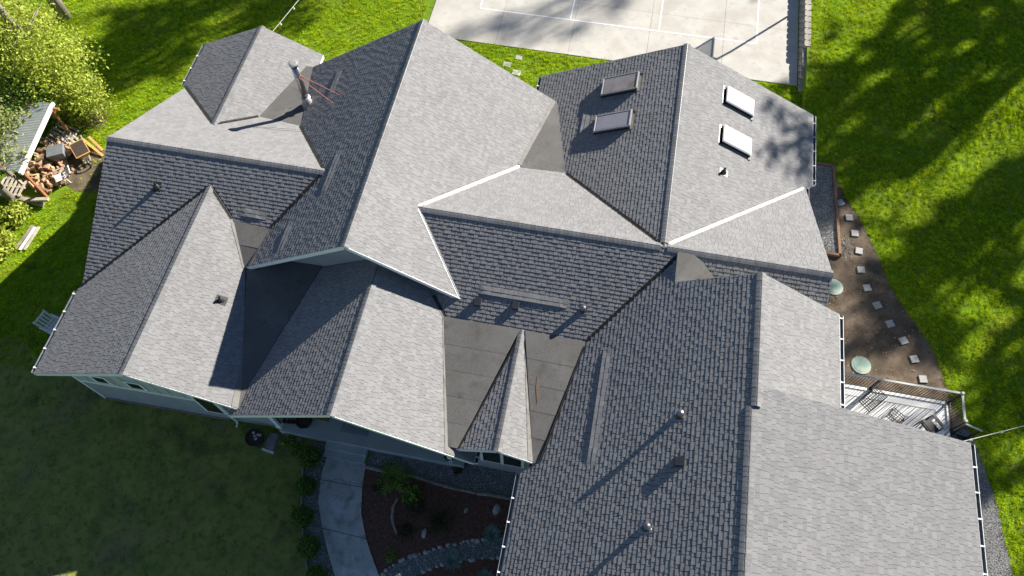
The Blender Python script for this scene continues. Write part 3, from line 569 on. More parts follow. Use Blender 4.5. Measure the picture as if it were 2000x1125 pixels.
# --- skylights
def skylight(P, x0, x1, y0, y1, glassm, label):
    nz = math.sqrt(1+P[0]**2); h = .17
    def ring(g, hh): return [(x, y, Zp(P, x, y)+hh) for x, y in ((x0+g, y0+g), (x1-g, y0+g), (x1-g, y1-g), (x0+g, y1-g))]
    b = MB(); b.hexa(ring(0, -.02), ring(.0, h)); f = obj('skylight', b, BRONZE, house); f['label'] = label
    b = MB(); b.hexa(ring(-.02, h-.015), ring(.03, h+.03)); b.hexa(ring(.03, h+.03), ring(.07, h+.04)); obj('skylight_dome', b, glassm, f)
    if P[0] > 0:
        b = MB(); q = [Vector(p) for p in ring(.015, h+.035)]
        for i in range(4): b.bar(q[i], q[(i+1) % 4], .05, .03)
        obj('skylight_frame', b, FLASH, f)
    xh = x1 if P[0] > 0 else x0; s = 1 if P[0] > 0 else -1
    b = MB(); b.hexa([(xh, y0-.05, Zp(P, xh, 0)+.012), (xh+s*.16, y0-.05, Zp(P, xh+s*.16, 0)+.016), (xh+s*.16, y1+.05, Zp(P, xh+s*.16, 0)+.016), (xh, y1+.05, Zp(P, xh, 0)+.012)][::(1 if s > 0 else -1)],
               [(xh, y0-.05, Zp(P, xh, 0)+.03), (xh+s*.16, y0-.05, Zp(P, xh+s*.16, 0)+.022), (xh+s*.16, y1+.05, Zp(P, xh+s*.16, 0)+.022), (xh, y1+.05, Zp(P, xh, 0)+.03)][::(1 if s > 0 else -1)]); obj('skylight_flashing', b, FLASHD, f)
    b = MB()
    if P[0] > 0: b.box((x1+.012, (y0+y1)/2, Zp(P, x1, 0)+.11), (.03, y1-y0, .15))
    else:
        b.box((x0-.04, y1+.02, Zp(P, x0, 0)+.05), (.07, .09, .06)); b.box((x1-.02, y0-.09, Zp(P, x1, 0)+.05), (.1, .1, .04))
    obj('skylight_trim', b, FLASH, f)
ACRS = mat('stained_skylight_acrylic', (0.31, 0.27, 0.24), (0.36, 0.33, 0.32), 2, 0.3, spec=.5, extra=[((0.20, 0.155, 0.08), 2.2, 0.5, 0.72)])  # stained acrylic; its greyed base also stands in for grazing sun
skylight(N_l, 7.26, 8.62, 7.57, 8.47, ACRS, 'stained grey skylight nearer the lawn on the dark slope')
skylight(N_l, 7.23, 8.57, 5.63, 6.45, ACRY, 'grey lilac skylight lower on the dark slope')
skylight(N_r, 12.19, 13.40, 7.63, 8.46, ACRW, 'white skylight nearer the court on the pale slope')
skylight(N_r, 12.17, 13.38, 5.60, 6.42, ACRW, 'white skylight above the vent on the pale slope')
# --- vents
def pipe_vent(P, x, y, h, m, r=.05, metal=False):
    z = Zp(P, x, y); b = MB(); n = Vector((-P[0], -P[1], 1)).normalized()
    d = Vector((P[0], P[1], P[0]**2+P[1]**2)).normalized(); s = n.cross(d); c = Vector((x, y, z))
    b.hexa([c+d*a+s*e+n*.006 for a, e in ((-.2, -.16), (-.2, .16), (.2, .16), (.2, -.16))], [c+d*a+s*e+n*.016 for a, e in ((-.2, -.16), (-.2, .16), (.2, .16), (.2, -.16))])
    v = obj('roof_vent_pipe', b, STEEL if metal else BLACKM, house)
    b = MB(); b.tube_z((x, y, z), [(.12, -.05), (.10, .06), (r+.012, .12), (r+.01, .16)], 12); obj('vent_boot', b, BLACKM, v, smooth=True)
    b = MB(); b.tube_z((x, y, z), [(r, 0), (r, h), (r*.72, h), (r*.72, h-.06)], 12)
    if metal: b.tube_z((x, y, z), [(r+.035, h-.09), (r+.045, h-.05), (r+.03, h+.02), (.01, h+.04)], 12)
    obj('vent_stack', b, m, v, smooth=False)
pipe_vent(L_f, -8.52, -.29, .28, BLACKM); pipe_vent(F_r, -4.72, -4.08, .22, BLACKM); pipe_vent(N_r, 12.32, 4.29, .25, BLACKM)
pipe_vent(C_f, 7.96, -2.33, .22, STEEL, .06, True); pipe_vent(G_l, 11.30, -5.98, .38, STEEL, .06, True); pipe_vent(G_l, 10.72, -9.33, .36, STEEL, .06, True)
HOODM = mat('dark_grey_hood_metal', (0.06, 0.062, 0.068), (0.09, 0.092, 0.098), 8, 0.6)
def box_vent(P, x, y, s, h):
    b = MB(); z = Zp(P, x, y); ax = 0 if abs(P[0]) > abs(P[1]) else 1
    pts = [(x-s/2, y-s/2), (x+s/2, y-s/2), (x+s/2, y+s/2), (x-s/2, y+s/2)]
    b.hexa([(a, c, Zp(P, a, c)-.01) for a, c in pts], [(x+(a-x)*.86, y+(c-y)*.86, Zp(P, a, c)+h) for a, c in pts]); o = obj('box_vent', b, SAGE if False else BLACKM, house)
    b = MB(); b.hexa([(x+(a-x)*.95, y+(c-y)*.95, Zp(P, a, c)+h) for a, c in pts], [(x+(a-x)*.9, y+(c-y)*.9, Zp(P, a, c)+h+.02) for a, c in pts]); obj('vent_hood', b, HOODM, o)
box_vent(C_f, 4.34, -2.66, .26, .13); box_vent(C_f, 5.66, -2.57, .24, .11); box_vent(G_l, 11.42, -7.38, .28, .14)
# --- long shingled slot vents
def slot_vent(P, x0, y0, x1, y1, h=.036, depth=.30):
    """edge (x0,y0)-(x1,y1) is the open lower lip; the wedge rises from depth upslope."""
    up = Vector((P[0], P[1])).normalized(); a, c = Vector((x0, y0)), Vector((x1, y1)); L = (c-a).length; d = (c-a)/L; ua = depth/math.sqrt(1+P[0]**2+P[1]**2); b = MB(); root = None
    Wd = lambda t, s, hh: Vector((*(a+d*t+up*s), 0))+Vector((0, 0, Zp(P, *(a+d*t+up*s))+(hh if hh < .012 else .012+(hh-.012)*min(1, max(.1, min(t, L-t)/.35)))))
    ts = [0, .35, L-.35, L] if L > 1 else [0, L*.3, L*.7, L]
    for ta, tb in zip(ts[:-1], ts[1:]):
        q = [(ta, 0), (tb, 0), (tb, ua), (ta, ua)]; b.hexa([Wd(t, s, .0) for t, s in q], [Wd(t, s, .012 if s else h) for t, s in q])
    v = obj('slot_vent', b, BLACKM, house)
    mb = MB()
    for k in range(2):
        s0, s1 = ua*(.54+.5*k), ua*(.5*k)-.01
        t = -random.random()*.15
        while t < L:
            w = random.choice([.12, .17, .22, .28]); t0, t1 = max(t+.003, 0), min(t+w-.003, L); t += w
            if t1-t0 < .03: continue
            e = random.choice([.0085, .0125]); g = lambda s: .012+(h-.012)*(1-s/ua)
            mb.hexa([Wd(t0, s1, g(s1)-.002), Wd(t1, s1, g(s1)-.002), Wd(t1, s0, g(s0)-.002), Wd(t0, s0, g(s0)-.002)], [Wd(t0, s1, g(s1)+.004+e), Wd(t1, s1, g(s1)+.004+e), Wd(t1, s0, g(s0)+.003), Wd(t0, s0, g(s0)+.003)], 0, random.random())
    s = obj('shingle_courses', mb, SH, v); s['kind'] = 'stuff'
slot_vent(G_l, 8.87, -7.6, 8.87, -3.55); slot_vent(M_l, -3.68, 5.3, -3.68, 6.95); slot_vent(M_l, -1.95, -.1, -1.95, 2.0); slot_vent(M_l, -3.02, -2.35, -3.02, -.9)
slot_vent(N_l, 6.68, 4.9, 6.68, 7.4); slot_vent(C_f, 7.5, -2.36, 4.2, -2.36); slot_vent(L_f, -4.1, -.78, -5.2, -.78)
# --- the steel flue and its braces
b = MB(); fxp, fyp = -4.72, 5.42
b.tube_z((fxp, fyp, 0), [(.27, 4.42), (.25, 4.60), (.17, 4.80), (.155, 4.92)], 20); fl = obj('flue', b, FLASH, house, smooth=True)
b = MB(); b.tube_z((fxp, fyp, 0), [(.135, 4.4), (.135, 6.72)], 20); obj('flue_pipe', b, STEEL, fl, smooth=True)
b = MB(); b.tube_z((fxp, fyp, 0), [(.14, 5.02), (.2, 4.97), (.2, 4.955), (.14, 4.94)], 20); obj('storm_collar', b, FLASH, fl)
b = MB(); b.tube_z((fxp, fyp, 0), [(.15, 6.68), (.155, 6.72), (.155, 6.80)], 20); obj('cap_screen', b, BLACKM, fl)
b = MB(); b.tube_z((fxp, fyp, 0), [(.185, 6.80), (.19, 6.83), (.185, 6.87), (.12, 6.895), (.01, 6.90)], 20); obj('flue_cap', b, FLASH, fl)
b = MB(); b.tube_z((fxp, fyp, 0), [(.142, 6.20), (.142, 6.25)], 20); obj('brace_collar', b, REDM, fl)
for x, y in ((-3.04, 5.2), (-3.16, 4.79)):
    b = MB(); b.tube([(fxp+.1, fyp-.05+(y-5)*.3, 6.22), (x, y, Zp(M_l, x, y)+.02)], .014, 6); obj('brace', b, REDM, fl)
# porch floor and steps
b = MB(); b.box((.87, -4.9, .225), (7.3, 4.6, .45)); obj('porch_floor', b, PORCH, house)
for i, (y0, y1, z) in enumerate(((-7.48, -7.2, .30), (-7.76, -7.48, .15))):
    b = MB(); b.box((-.08, (y0+y1)/2, z/2), (1.62, y1-y0, z)); obj('step', b, PORCH, house)

# ================================================================== THE GROUND
def sstep(a, b, x): t = np.clip((x-a)/(b-a), 0, 1); return t*t*(3-2*t)
def ground_z(x, y): return .56*sstep(16.98, 17.02, x)*sstep(11.5, 15.6, y) + .05*np.sin(x*.45+1)*np.sin(y*.38)*0
gx = np.unique(np.concatenate([np.linspace(-160, -30, 14), np.linspace(-30, 34, 65), np.linspace(34, 170, 14), [16.98, 17.0, 17.02, 17.3]]))
gy = np.unique(np.concatenate([np.linspace(-120, -20, 11), np.linspace(-20, 32, 53), np.linspace(32, 170, 14)]))
GX, GY = np.meshgrid(gx, gy); GZ = ground_z(GX, GY); nx_, ny_ = len(gx), len(gy)
b = MB(); b.v = list(zip(GX.ravel().tolist(), GY.ravel().tolist(), GZ.ravel().tolist()))
b.f = [(j*nx_+i, j*nx_+i+1, (j+1)*nx_+i+1, (j+1)*nx_+i) for j in range(ny_-1) for i in range(nx_-1)]; b.m = [0]*len(b.f); b.t = [.5]*len(b.f)
tag(obj('lawn', b, LAWN), kind='structure')
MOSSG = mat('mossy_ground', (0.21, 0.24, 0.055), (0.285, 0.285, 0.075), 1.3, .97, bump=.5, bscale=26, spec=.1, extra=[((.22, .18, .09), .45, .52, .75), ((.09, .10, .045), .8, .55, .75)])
def sheet(name, poly, z, m, lift=0.0):
    b = MB(); poly = ccw(poly); b.prism(poly, z-.05, z); o = obj(name, b, m); return tag(o, kind='structure')
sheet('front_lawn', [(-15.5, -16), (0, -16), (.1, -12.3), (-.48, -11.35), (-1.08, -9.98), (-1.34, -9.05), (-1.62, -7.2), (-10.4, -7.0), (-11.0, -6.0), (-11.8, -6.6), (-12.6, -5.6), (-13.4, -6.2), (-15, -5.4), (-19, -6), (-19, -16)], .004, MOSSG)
# sports court: slabs with open joints, painted lines
court = thing('sports_court', None, None, (7, 20, 0)); del court['at']; court['at'] = (7, 20, 0); court['kind'] = 'structure'
cxs = [-2.6, 1.2, 5.05, 9.05, 12.9, 16.72]; cys = [14.78, 18.62, 22.5, 26.4]
for i in range(5):
    for j in range(3):
        b = MB(); g = .006; b.hexa([(cxs[i]+g, cys[j]+g, -.05), (cxs[i+1]-g, cys[j]+g, -.05), (cxs[i+1]-g, cys[j+1]-g, -.05), (cxs[i]+g, cys[j+1]-g, -.05)],
                                   [(cxs[i]+g, cys[j]+g, .03), (cxs[i+1]-g, cys[j]+g, .03), (cxs[i+1]-g, cys[j+1]-g, .03), (cxs[i]+g, cys[j+1]-g, .03)]); obj('court_slab', b, CONC, court)
b = MB(); b.box((7.06, 20.6, -.005), (19.3, 11.6, .03)); obj('joint_filler', b, DECKP, court)
def line(x0, y0, x1, y1, wd=.065):
    b = MB(); b.bar((x0, y0, .0325), (x1, y1, .0325), wd, .006); obj('painted_line', b, PAINT, court)
line(-.13, 17.25, 14.62, 17.33); 
for x in (-.13, 4.80, 9.51, 14.60): line(x, 17.34, x, 26)
# retaining wall of concrete blocks, stepping down
rw = thing('retaining_wall', 'low retaining wall of tan concrete blocks along the court', 'wall', (16.95, 17, 0))
bm0 = MB(); wq = .43; dq = .30; hq = .145
ring = [(-.02, -wq/2+.05), (.0, -wq/2+.045), (.05, -wq/2), (dq, -wq/2+.02), (dq, wq/2-.02), (.05, wq/2), (0, wq/2-.045), (-.02, wq/2-.05)]
rr = [(-.035, -wq*.3), (-.02, -wq/2+.05), (.05, -wq/2), (dq, -wq/2+.03), (dq, wq/2-.03), (.05, wq/2), (-.02, wq/2-.05), (-.035, wq*.3)]
bm0.hexa([(x, y, 0) for x, y in rr], [(x*.97+.006, y*.96, hq) for x, y in rr]); blk = None
for c in range(4):
    y = 14.62+(c % 2)*.2+[0, .55, 1.45, 2.4][c]
    while y < 24:
        if blk is None: blk = o = obj('wall_block', bm0, BLOCK, rw, local=True)
        else: o = blk.copy(); COL.objects.link(o); o.parent = rw
        o.location = (16.80+c*.035-16.95+random.uniform(-.008, .008), y-17, c*.15); o.rotation_euler = (0, 0, random.uniform(-.02, .02)); y += .44
DEBR = mat('dry_leaf_debris', (0.12, .08, .05), (.34, .27, .18), 9, .95, tone=1.0)
# right side: dirt, gravel bed, stepping stones, drip strip
dirt_edge = [(18.3, 10.1), (18.5, 9.6), (19.0, 8.32), (19.66, 7.16), (20.18, 5.89), (20.52, 4.89), (20.82, 3.91), (21.45, 2.79), (22.02, 1.93), (22.48, 1.08), (22.79, -.22), (23.1, -1.2), (23.5, -2.0)]
sheet('dirt_path', dirt_edge[::-1]+[(15.5, 10.1), (15.5, -3.0), (23.4, -3.0)], .006, DIRT)
n = 2400; C = np.stack([rng.uniform(16.5, 23.4, n), rng.uniform(-2, 10, n), np.full(n, .014)], 1)
_dirt_chips = C
drip = [(22.6, -2.0), (23.55, -2.0), (23.75, -2.6), (23.96, -3.36), (24.29, -4.67), (24.45, -6.13), (24.6, -7.4), (24.7, -12), (19, -12), (19, -2.9), (22.6, -2.9)]
sheet('gravel_strip', drip, .010, GRAVM)
gb = thing('gravel_bed', 'timber edged bed of grey pebbles between house and stepping stones', 'gravel bed', (17.6, 7.5, 0))
b = MB(); b.prism([(16.6, 5.15), (18.62, 5.15), (18.38, 9.95), (16.6, 9.9)], -.05, .05); obj('bed_base', b, GRAVM, gb)
for p, q in (((18.68, 5.0, .08), (18.43, 10.08, .08)), ((18.43, 9.98, .08), (16.6, 9.93, .08)), ((16.6, 5.06, .08), (18.72, 5.06, .08))):
    b = MB(); b.bar(p, q, .11, .16); obj('edging_timber', b, TIMB, gb)
def pebbles(name, inside, x0, x1, y0, y1, dens, size, z, parent=None):
    n = int((x1-x0)*(y1-y0)*dens); P = np.stack([rng.uniform(x0, x1, n), rng.uniform(y0, y1, n)], 1); P = P[inside(P)]
    n = len(P); s = size*rng.uniform(.5, 1.5, (n, 3)); s[:, 2] *= .7; C = np.concatenate([P, np.full((n, 1), z)], 1); a = rng.uniform(0, 6.28, n)
    dirs = [np.stack([np.cos(a+k*math.pi/2)*s[:, k % 2]*.6, np.sin(a+k*math.pi/2)*s[:, k % 2]*.6, np.zeros(n)], 1) for k in range(4)]
    top = C+np.stack([rng.normal(size=n)*.1*size, rng.normal(size=n)*.1*size, s[:, 2]], 1)
    F = np.stack([np.stack([C+dirs[k], C+dirs[(k+1) % 4], top], 1) for k in range(4)], 1).reshape(-1, 3, 3)
    o = quads(name, F, PEB, parent, np.repeat(rng.random(n), 4)); o['kind'] = 'stuff'; return o
def inpoly(poly):
    poly = np.array(poly)
    def f(P):
        x, y = P[:, 0], P[:, 1]; r = np.zeros(len(P), bool); j = len(poly)-1
        for i in range(len(poly)):
            xi, yi = poly[i]; xj, yj = poly[j]
            with np.errstate(divide='ignore', invalid='ignore'):
                r ^= ((yi > y) != (yj > y)) & (x < (xj-xi)*(y-yi)/(yj-yi+1e-12)+xi)
            j = i
        return r
    return f
pebbles('bed_pebbles', inpoly([(17.4, 5.15), (18.6, 5.15), (18.36, 9.9), (17.4, 9.9)]), 17.3, 18.7, 5, 10, 900, .035, .05, gb)
o = pebbles('spilled_pebbles', lambda P: ((P[:, 0]-18.95)/.45)**2+((P[:, 1]-5.6)/.75)**2 < rng.random(len(P)), 18.4, 19.6, 4.7, 6.5, 420, .04, .006)
o = pebbles('gravel_strip_pebbles', inpoly(drip), 19.5, 24.8, -9, -1.9, 420, .03, .010)
ss = [(18.76, 7.96, .5), (19.14, 7.2, .12), (19.37, 6.39, .04), (19.53, 5.49, -.1), (19.59, 4.53, .1), (19.83, 3.67, .25), (20.23, 2.9, .45), (20.72, 2.11, .4), (21.23, 1.42, .45), (21.62, .66, .3), (21.91, -.17, .12)]
nm = ['first square stepping stone, next to the timber corner by the lawn', 'second square stepping stone, beside the gravel bed timber', 'third square stepping stone, beside the timber in a sunny patch', 'fourth square stepping stone, beside the spilled pebbles', 'fifth square stepping stone, sunlit, past the end of the gravel bed',
      'sixth square stepping stone, shaded, across from the sunny green lid', 'seventh square stepping stone, in shaded dirt beside the lawn', 'eighth square stepping stone, tilted in dark dirt mid curve', 'ninth square stepping stone, above the green lid by the deck', 'tenth square stepping stone, across from the green lid by the deck', 'last square stepping stone, just outside the deck railing']
s0 = None
for (x, y, r), lb in zip(ss, nm):
    if s0 is None:
        b = MB(); b.box((0, 0, .03), (.31, .31, .07), taper=.03); s0 = o = obj('stepping_stone', b, PAVE)
    else: o = s0.copy(); COL.objects.link(o)
    o.location = (x, y, .0); o.rotation_euler = (0, 0, r+.02); tag(o, lb, 'stepping stone', 'stepping stones along the dirt path')
for (x, y, s), lb in zip(((2.09, 13.53, 1.1), (2.6, 14.1, .9), (2.67, 13.06, 1.15)), ('worn paver in the grass, middle of three between gable and court', 'worn paver in the grass closest to the court', 'worn paver in the grass touching the tall gable roof')):
    b = MB(); b.hexa([(a*.2*s, c*.17*s, 0) for a, c in ((-1, -.8), (.9, -1), (1.05, .8), (-.85, 1))], [(a*.19*s, c*.16*s, .035) for a, c in ((-1, -.8), (.9, -1), (1.05, .8), (-.85, 1))]); tag(obj('stepping_stone', b, PAVE, loc=(x, y, 0)), lb, 'paver', 'pavers in the grass')
for (x, y), lb in zip(((18.42, 3.45), (19.48, -.02)), ('sunlit pale green round septic lid half under the roof edge', 'green round septic lid in bare dirt beside the deck railing')):
    b = MB(); b.tube_z((0, 0, 0), [(.40, -.02), (.40, .03), (.38, .045), (.30, .046), (.295, .052), (.01, .053)], 28)
    lid = tag(obj('septic_lid', b, LIDM, loc=(x, y, 0), smooth=False), lb, 'septic lid', 'septic lids')
b = MB(); b.tube_z((0, 0, 0), [(.033*math.sin(a), .033-.033*math.cos(a)) for a in (.05, .5, 1, 1.57, 2.1, 2.6, 3.1)], 12); tag(obj('tennis_ball', b, BALL, loc=(18.6, 10.74, .02), smooth=True), 'bright green tennis ball on the lawn near the gravel bed', 'ball')
C = _dirt_chips[inpoly(dirt_edge[::-1]+[(15.5, 10.1), (15.5, -3.0), (23.4, -3.0)])(_dirt_chips)]; o = quads('dirt_debris', leaf_cards(C, .03, up=2.5, aspect=2.0, spread=.6), DEBR, None, rng.random(len(C))); o['kind'] = 'stuff'
WORN = [(-17.3, 4.3), (-16.3, 4.7), (-15.5, 4.3), (-14.9, 3.3), (-15.2, 2.1), (-16.1, 2.0), (-17.3, 2.5)]
sheet('worn_ground', WORN, .006, DIRT)
# front walk, beds and edging
wl = [(-.77, -7.7), (-.78, -8.3), (-.75, -8.62), (-.57, -9.46), (-.13, -10.32), (.36, -11.14), (.84, -11.85), (1.6, -12.8)]
wr = [(.80, -7.7), (.82, -8.1), (.89, -8.6), (1.12, -9.52), (1.55, -10.37), (2.05, -11.09), (2.41, -11.55), (3.2, -12.4)]
walk = thing('front_walk', None, None, (0, -9, 0)); walk['kind'] = 'structure'
def walkslab(i0, i1, t0=0.0, t1=0.0):
    L = [Vector(p) for p in wl[i0:i1+1]]; Rr = [Vector(p) for p in wr[i0:i1+1]]
    L[0] = L[0].lerp(L[1], .03); Rr[0] = Rr[0].lerp(Rr[1], .03)
    b = MB(); poly = ccw([tuple(p) for p in L]+[tuple(p) for p in reversed(Rr)]); b.prism(poly, -.05, .05); obj('walk_slab', b, WALK, walk)
walkslab(0, 2); walkslab(2, 4); walkslab(4, 7)
b = MB(); b.prism(ccw([(-.8, -7.72), (-.76, -8.62), (-.55, -9.46), (-.1, -10.32), (.9, -11.85), (2.35, -11.5), (1.5, -10.37), (1.1, -9.5), (.85, -8.6), (.8, -7.72)]), -.04, .02); obj('joint_filler', b, SOIL, walk)
b = MB(); pts = [(-.74, -8.55), (-.5, -8.56), (-.35, -8.60), (-.2, -8.53), (.0, -8.5), (.2, -8.545), (.5, -8.53), (.86, -8.52)]
for p, q in zip(pts[:-1], pts[1:]): b.bar((*p, .0505), (*q, .0505), .012, .004)
obj('crack', b, SOIL, walk)
mulch = [(.84, -7.86), (.9, -8.6), (1.13, -9.52), (1.56, -10.37), (2.06, -11.09), (3.3, -12.5), (7.3, -12.5), (7.3, -8.0), (5.75, -8.05), (4.57, -8.05), (3.15, -7.95), (1.73, -7.9)]
sheet('mulch_bed', mulch, .006, MULCH)
front_gravel = [(.80, -7.2), (.82, -7.8), (1.73, -7.84), (3.15, -7.87), (4.57, -7.97), (6.0, -7.95), (7.2, -7.95), (7.2, -6.9), (.8, -6.9)]
sheet('porch_gravel', front_gravel, .012, GRAVM); pebbles('porch_gravel_pebbles', inpoly(front_gravel), .8, 7.2, -8, -6.9, 620, .033, .012)
side_strip = [(-1.55, -7.25), (-.8, -7.25), (-.8, -8.5), (-.6, -9.4), (-.16, -10.3), (.33, -11.15), (.8, -11.9), (.1, -12.2), (-.46, -11.3), (-1.06, -9.94), (-1.32, -9.03), (-1.6, -8.2)]
sheet('shrub_strip_gravel', side_strip, .008, GRAVM); pebbles('shrub_strip_pebbles', inpoly(side_strip), -1.7, .9, -12.2, -7.2, 420, .033, .008)
creek = [(2.5, -11.55), (2.9, -10.98), (3.54, -10.60), (4.4, -10.15), (5.36, -9.78), (6.54, -9.44), (7.2, -9.35), (7.2, -10.0), (6.67, -10.07), (5.76, -10.28), (4.61, -10.64), (4.28, -10.83), (3.79, -11.16), (3.3, -11.7), (2.9, -12.2)]
sheet('dry_creek_bed', creek, .012, GRAVM); pebbles('dry_creek_pebbles', inpoly(creek), 2.4, 7.2, -12.2, -9.3, 620, .035, .012)
def rock(name, x, y, s, lb, cat, grp=None, z=0.0, parent=None, m=ROCK, flat=.7):
    b = MB(); R = random.Random(int(x*1000+y*77)); n = 7; k = []
    for zz, rr_ in ((-.2, .8), (.15, 1.0), (.55, .82), (.8, .45)):
        k.append([(x+s[0]*rr_*math.cos(2*math.pi*i/n)*R.uniform(.85, 1.12), y+s[1]*rr_*math.sin(2*math.pi*i/n)*R.uniform(.85, 1.12), z+s[2]*zz*flat*R.uniform(.9, 1.1)) for i in range(n)])
    for i in range(3):
        for j in range(n): b.face([k[i][j], k[i][(j+1) % n], k[i+1][(j+1) % n], k[i+1][j]])
    b.face(k[3]); o = obj(name, b, m, parent)
    return tag(o, lb, cat, grp) if parent is None else o
rock('boulder', 6.05, -8.45, (.15, .22, .2), 'oval pale boulder in the mulch beside the garage eave', 'rock'); rock('boulder', 4.93, -8.69, (.09, .12, .12), 'small round stone alone in the middle of the mulch', 'rock'); rock('boulder', 3.6, -9.8, (.10, .20, .12), 'narrow pale stone lying below the bushes in the mulch', 'rock')
def border(name, lb, rowpts, step):
    t = thing(name, lb, 'stone border', (*rowpts[0], 0))
    for (x0, y0), (x1, y1) in zip(rowpts[:-1], rowpts[1:]):
        L = math.hypot(x1-x0, y1-y0); n = max(1, int(L/step))
        for i in range(n):
            u = (i+random.uniform(.2, .8))/n; sz = random.uniform(.045, .095)
            rock('border_stone', x0+(x1-x0)*u+random.uniform(-.03, .03), y0+(y1-y0)*u+random.uniform(-.03, .03), (sz*1.2, sz, sz*1.3), None, None, parent=t)
border('stone_border', 'upper row of pale cobbles edging the dry creek', [(2.45, -11.5), (2.88, -10.96), (3.54, -10.56), (4.4, -10.09), (5.36, -9.72), (6.54, -9.4), (7.0, -9.3)], .17)
border('stone_border', 'lower row of dark cobbles edging the dry creek', [(3.5, -11.5), (3.79, -11.16), (4.61, -10.64), (5.76, -10.28), (6.67, -10.07), (7.0, -10.0)], .24)
lg = thing('log_edging', 'long weathered log edging between pebbles and mulch', 'log edging', (3.5, -7.9, 0))
lp = [(.78, -7.84), (1.73, -7.87), (2.3, -7.82), (3.15, -7.89), (3.9, -7.97), (4.57, -8.0), (5.2, -8.02), (5.75, -7.97), (6.6, -7.97)]
for p, q in zip(lp[:-1], lp[1:]):
    b = MB(); m_ = ((p[0]+q[0])/2+random.uniform(-.05, .05), (p[1]+q[1])/2+random.uniform(-.02, .02), .06); r = random.uniform(.05, .075)
    b.tube([(*p, .05), m_, (q[0]-.03, q[1], .05)], [r, r*1.12, r*.9], 7); obj('log', b, LOG, lg)
b = MB(); b.tube([(2.33, -8.75, .04), (2.24, -9.1, .05), (2.30, -9.47, .05), (2.45, -9.75, .04), (2.62, -9.98, .03)], [.05, .06, .06, .055, .04], 7); tag(obj('curved_log', b, LOG), 'short curved weathered log on the mulch by the leafy plant', 'log')
el = thing('edging_board', 'grey bender board edging between front lawn and shrubs', 'edging', (-1, -10, 0)); ep = [(-1.58, -8.2), (-1.34, -9.03), (-1.08, -9.94), (-.48, -11.3), (.0, -12.2)]
for p, q in zip(ep[:-1], ep[1:]):
    b = MB(); b.bar((*p, .04), (*q, .04), .05, .08); obj('board', b, LOG, el)

# ================================================================== PLANTS
def shrub(name, lb, cat, c, r, h, leafm, n, per, size, grp=None, stem_h=None, shell=.7):
    t = thing(name, lb, cat, (c[0], c[1], 0), group=grp)
    P = clumps(n, (r, r, h*.5), (c[0], c[1], h*.52), per, size*1.1, .8, shell); P = P[P[:, 2] > .02]
    quads('foliage', leaf_cards(P, size), leafm, t, rng.random(len(P)))
    b = MB(); R = random.Random(n)
    for i in range(5):
        a = R.uniform(0, 6.28); b.tube([(c[0], c[1], 0), (c[0]+math.cos(a)*r*.3, c[1]+math.sin(a)*r*.3, h*.35), (c[0]+math.cos(a)*r*.6, c[1]+math.sin(a)*r*.6, h*.7)], [.02*max(r, .4), .014*max(r, .4), .004], 5)
    obj('stem', b, TWIG, t); return t
bl = ['rounded shrub closest to the porch steps', 'second rounded shrub from the porch steps', 'third rounded shrub, middle of the row along the walk', 'fourth rounded shrub from the porch steps', 'last rounded shrub, cut by the bottom of the picture']
for (x, y, r), lb in zip(((-1.33, -7.95, .43), (-1.13, -9.02, .37), (-.90, -10.12, .42), (-.34, -11.08, .42), (.25, -12.0, .42)), bl):
    shrub('rounded_shrub', lb, 'shrub', (x, y), r, .62, BOXW, 420, 7, .035, 'rounded shrubs along the front walk')
def fescue(x, y, lb, r=.38, n=420, m=FESC, w_=.007, up=.8):
    a = rng.uniform(0, 6.28, n); L = r*rng.uniform(.7, 1.25, n); el_ = rng.uniform(.35, 1.2, n); d = np.stack([np.cos(a)*np.cos(el_), np.sin(a)*np.cos(el_), np.sin(el_)], 1)
    B = np.stack([x+rng.normal(size=n)*.04, y+rng.normal(size=n)*.04, np.zeros(n)], 1); s = np.stack([-np.sin(a), np.cos(a), np.zeros(n)], 1)*w_
    M = B+d*(L*.6)[:, None]; T = B+d*L[:, None]; T[:, 2] -= .12*L; F = np.concatenate([np.stack([B-s, B+s, M+s*.9, M-s*.9], 1), np.stack([M-s*.9, M+s*.9, T+s*.1, T-s*.1], 1)], 0)
    o = quads('ornamental_grass', F-np.array([x, y, 0]), m, None, np.tile(rng.random(n), 2)); o.location = (x, y, 0); return tag(o, lb, 'grass clump', 'blue grass clumps')
fescue(6.08, -9.38, 'blue grass clump at the upper end of the dry creek', .4); fescue(4.85, -10.55, 'blue grass clump in the middle of the dry creek', .42); fescue(6.15, -10.85, 'blue grass clump cut off at the bottom beside the eave', .36)
def fern(x, y, lb, n=16, L=.75, m=LEAFM):
    t = thing('fern_palm', lb, 'plant', (x, y, 0)); pf = []; tn = []
    for i in range(n):
        a = i*2.4+random.uniform(-.2, .2); l = L*random.uniform(.7, 1.1); pts = [Vector((x+math.cos(a)*l*u, y+math.sin(a)*l*u, .12+l*(.75*u-.75*u*u))) for u in np.linspace(0, 1, 9)]
        for j in range(1, 9):
            d = (pts[j]-pts[j-1]).normalized(); s = d.cross(Vector((0, 0, 1))).normalized(); wd = .15*math.sin(.35+2.6*j/9)*l/.75
            for q in (-1, 1):
                p0, p1 = pts[j-1], pts[j]; tip = (p0+p1)/2+s*q*wd+d*.06-Vector((0, 0, .03)); pf.append([p0, p0.lerp(p1, .5), tip, tip-d*.035]); tn.append(random.random())
    quads('frond', np.array([[tuple(v) for v in f] for f in pf]), m, t, np.array(tn)); b = MB(); b.tube_z((x, y, 0), [(.07, 0), (.08, .1), (.05, .16)], 8); obj('stem', b, TWIG, t)
fern(2.0, -8.0, 'spreading fern like palm against the log edging')
DARKL = mat('dark_garden_leaves', (0.03, 0.06, 0.018), (0.06, 0.09, 0.025), 3, .6, tone=.8, trans=.2)
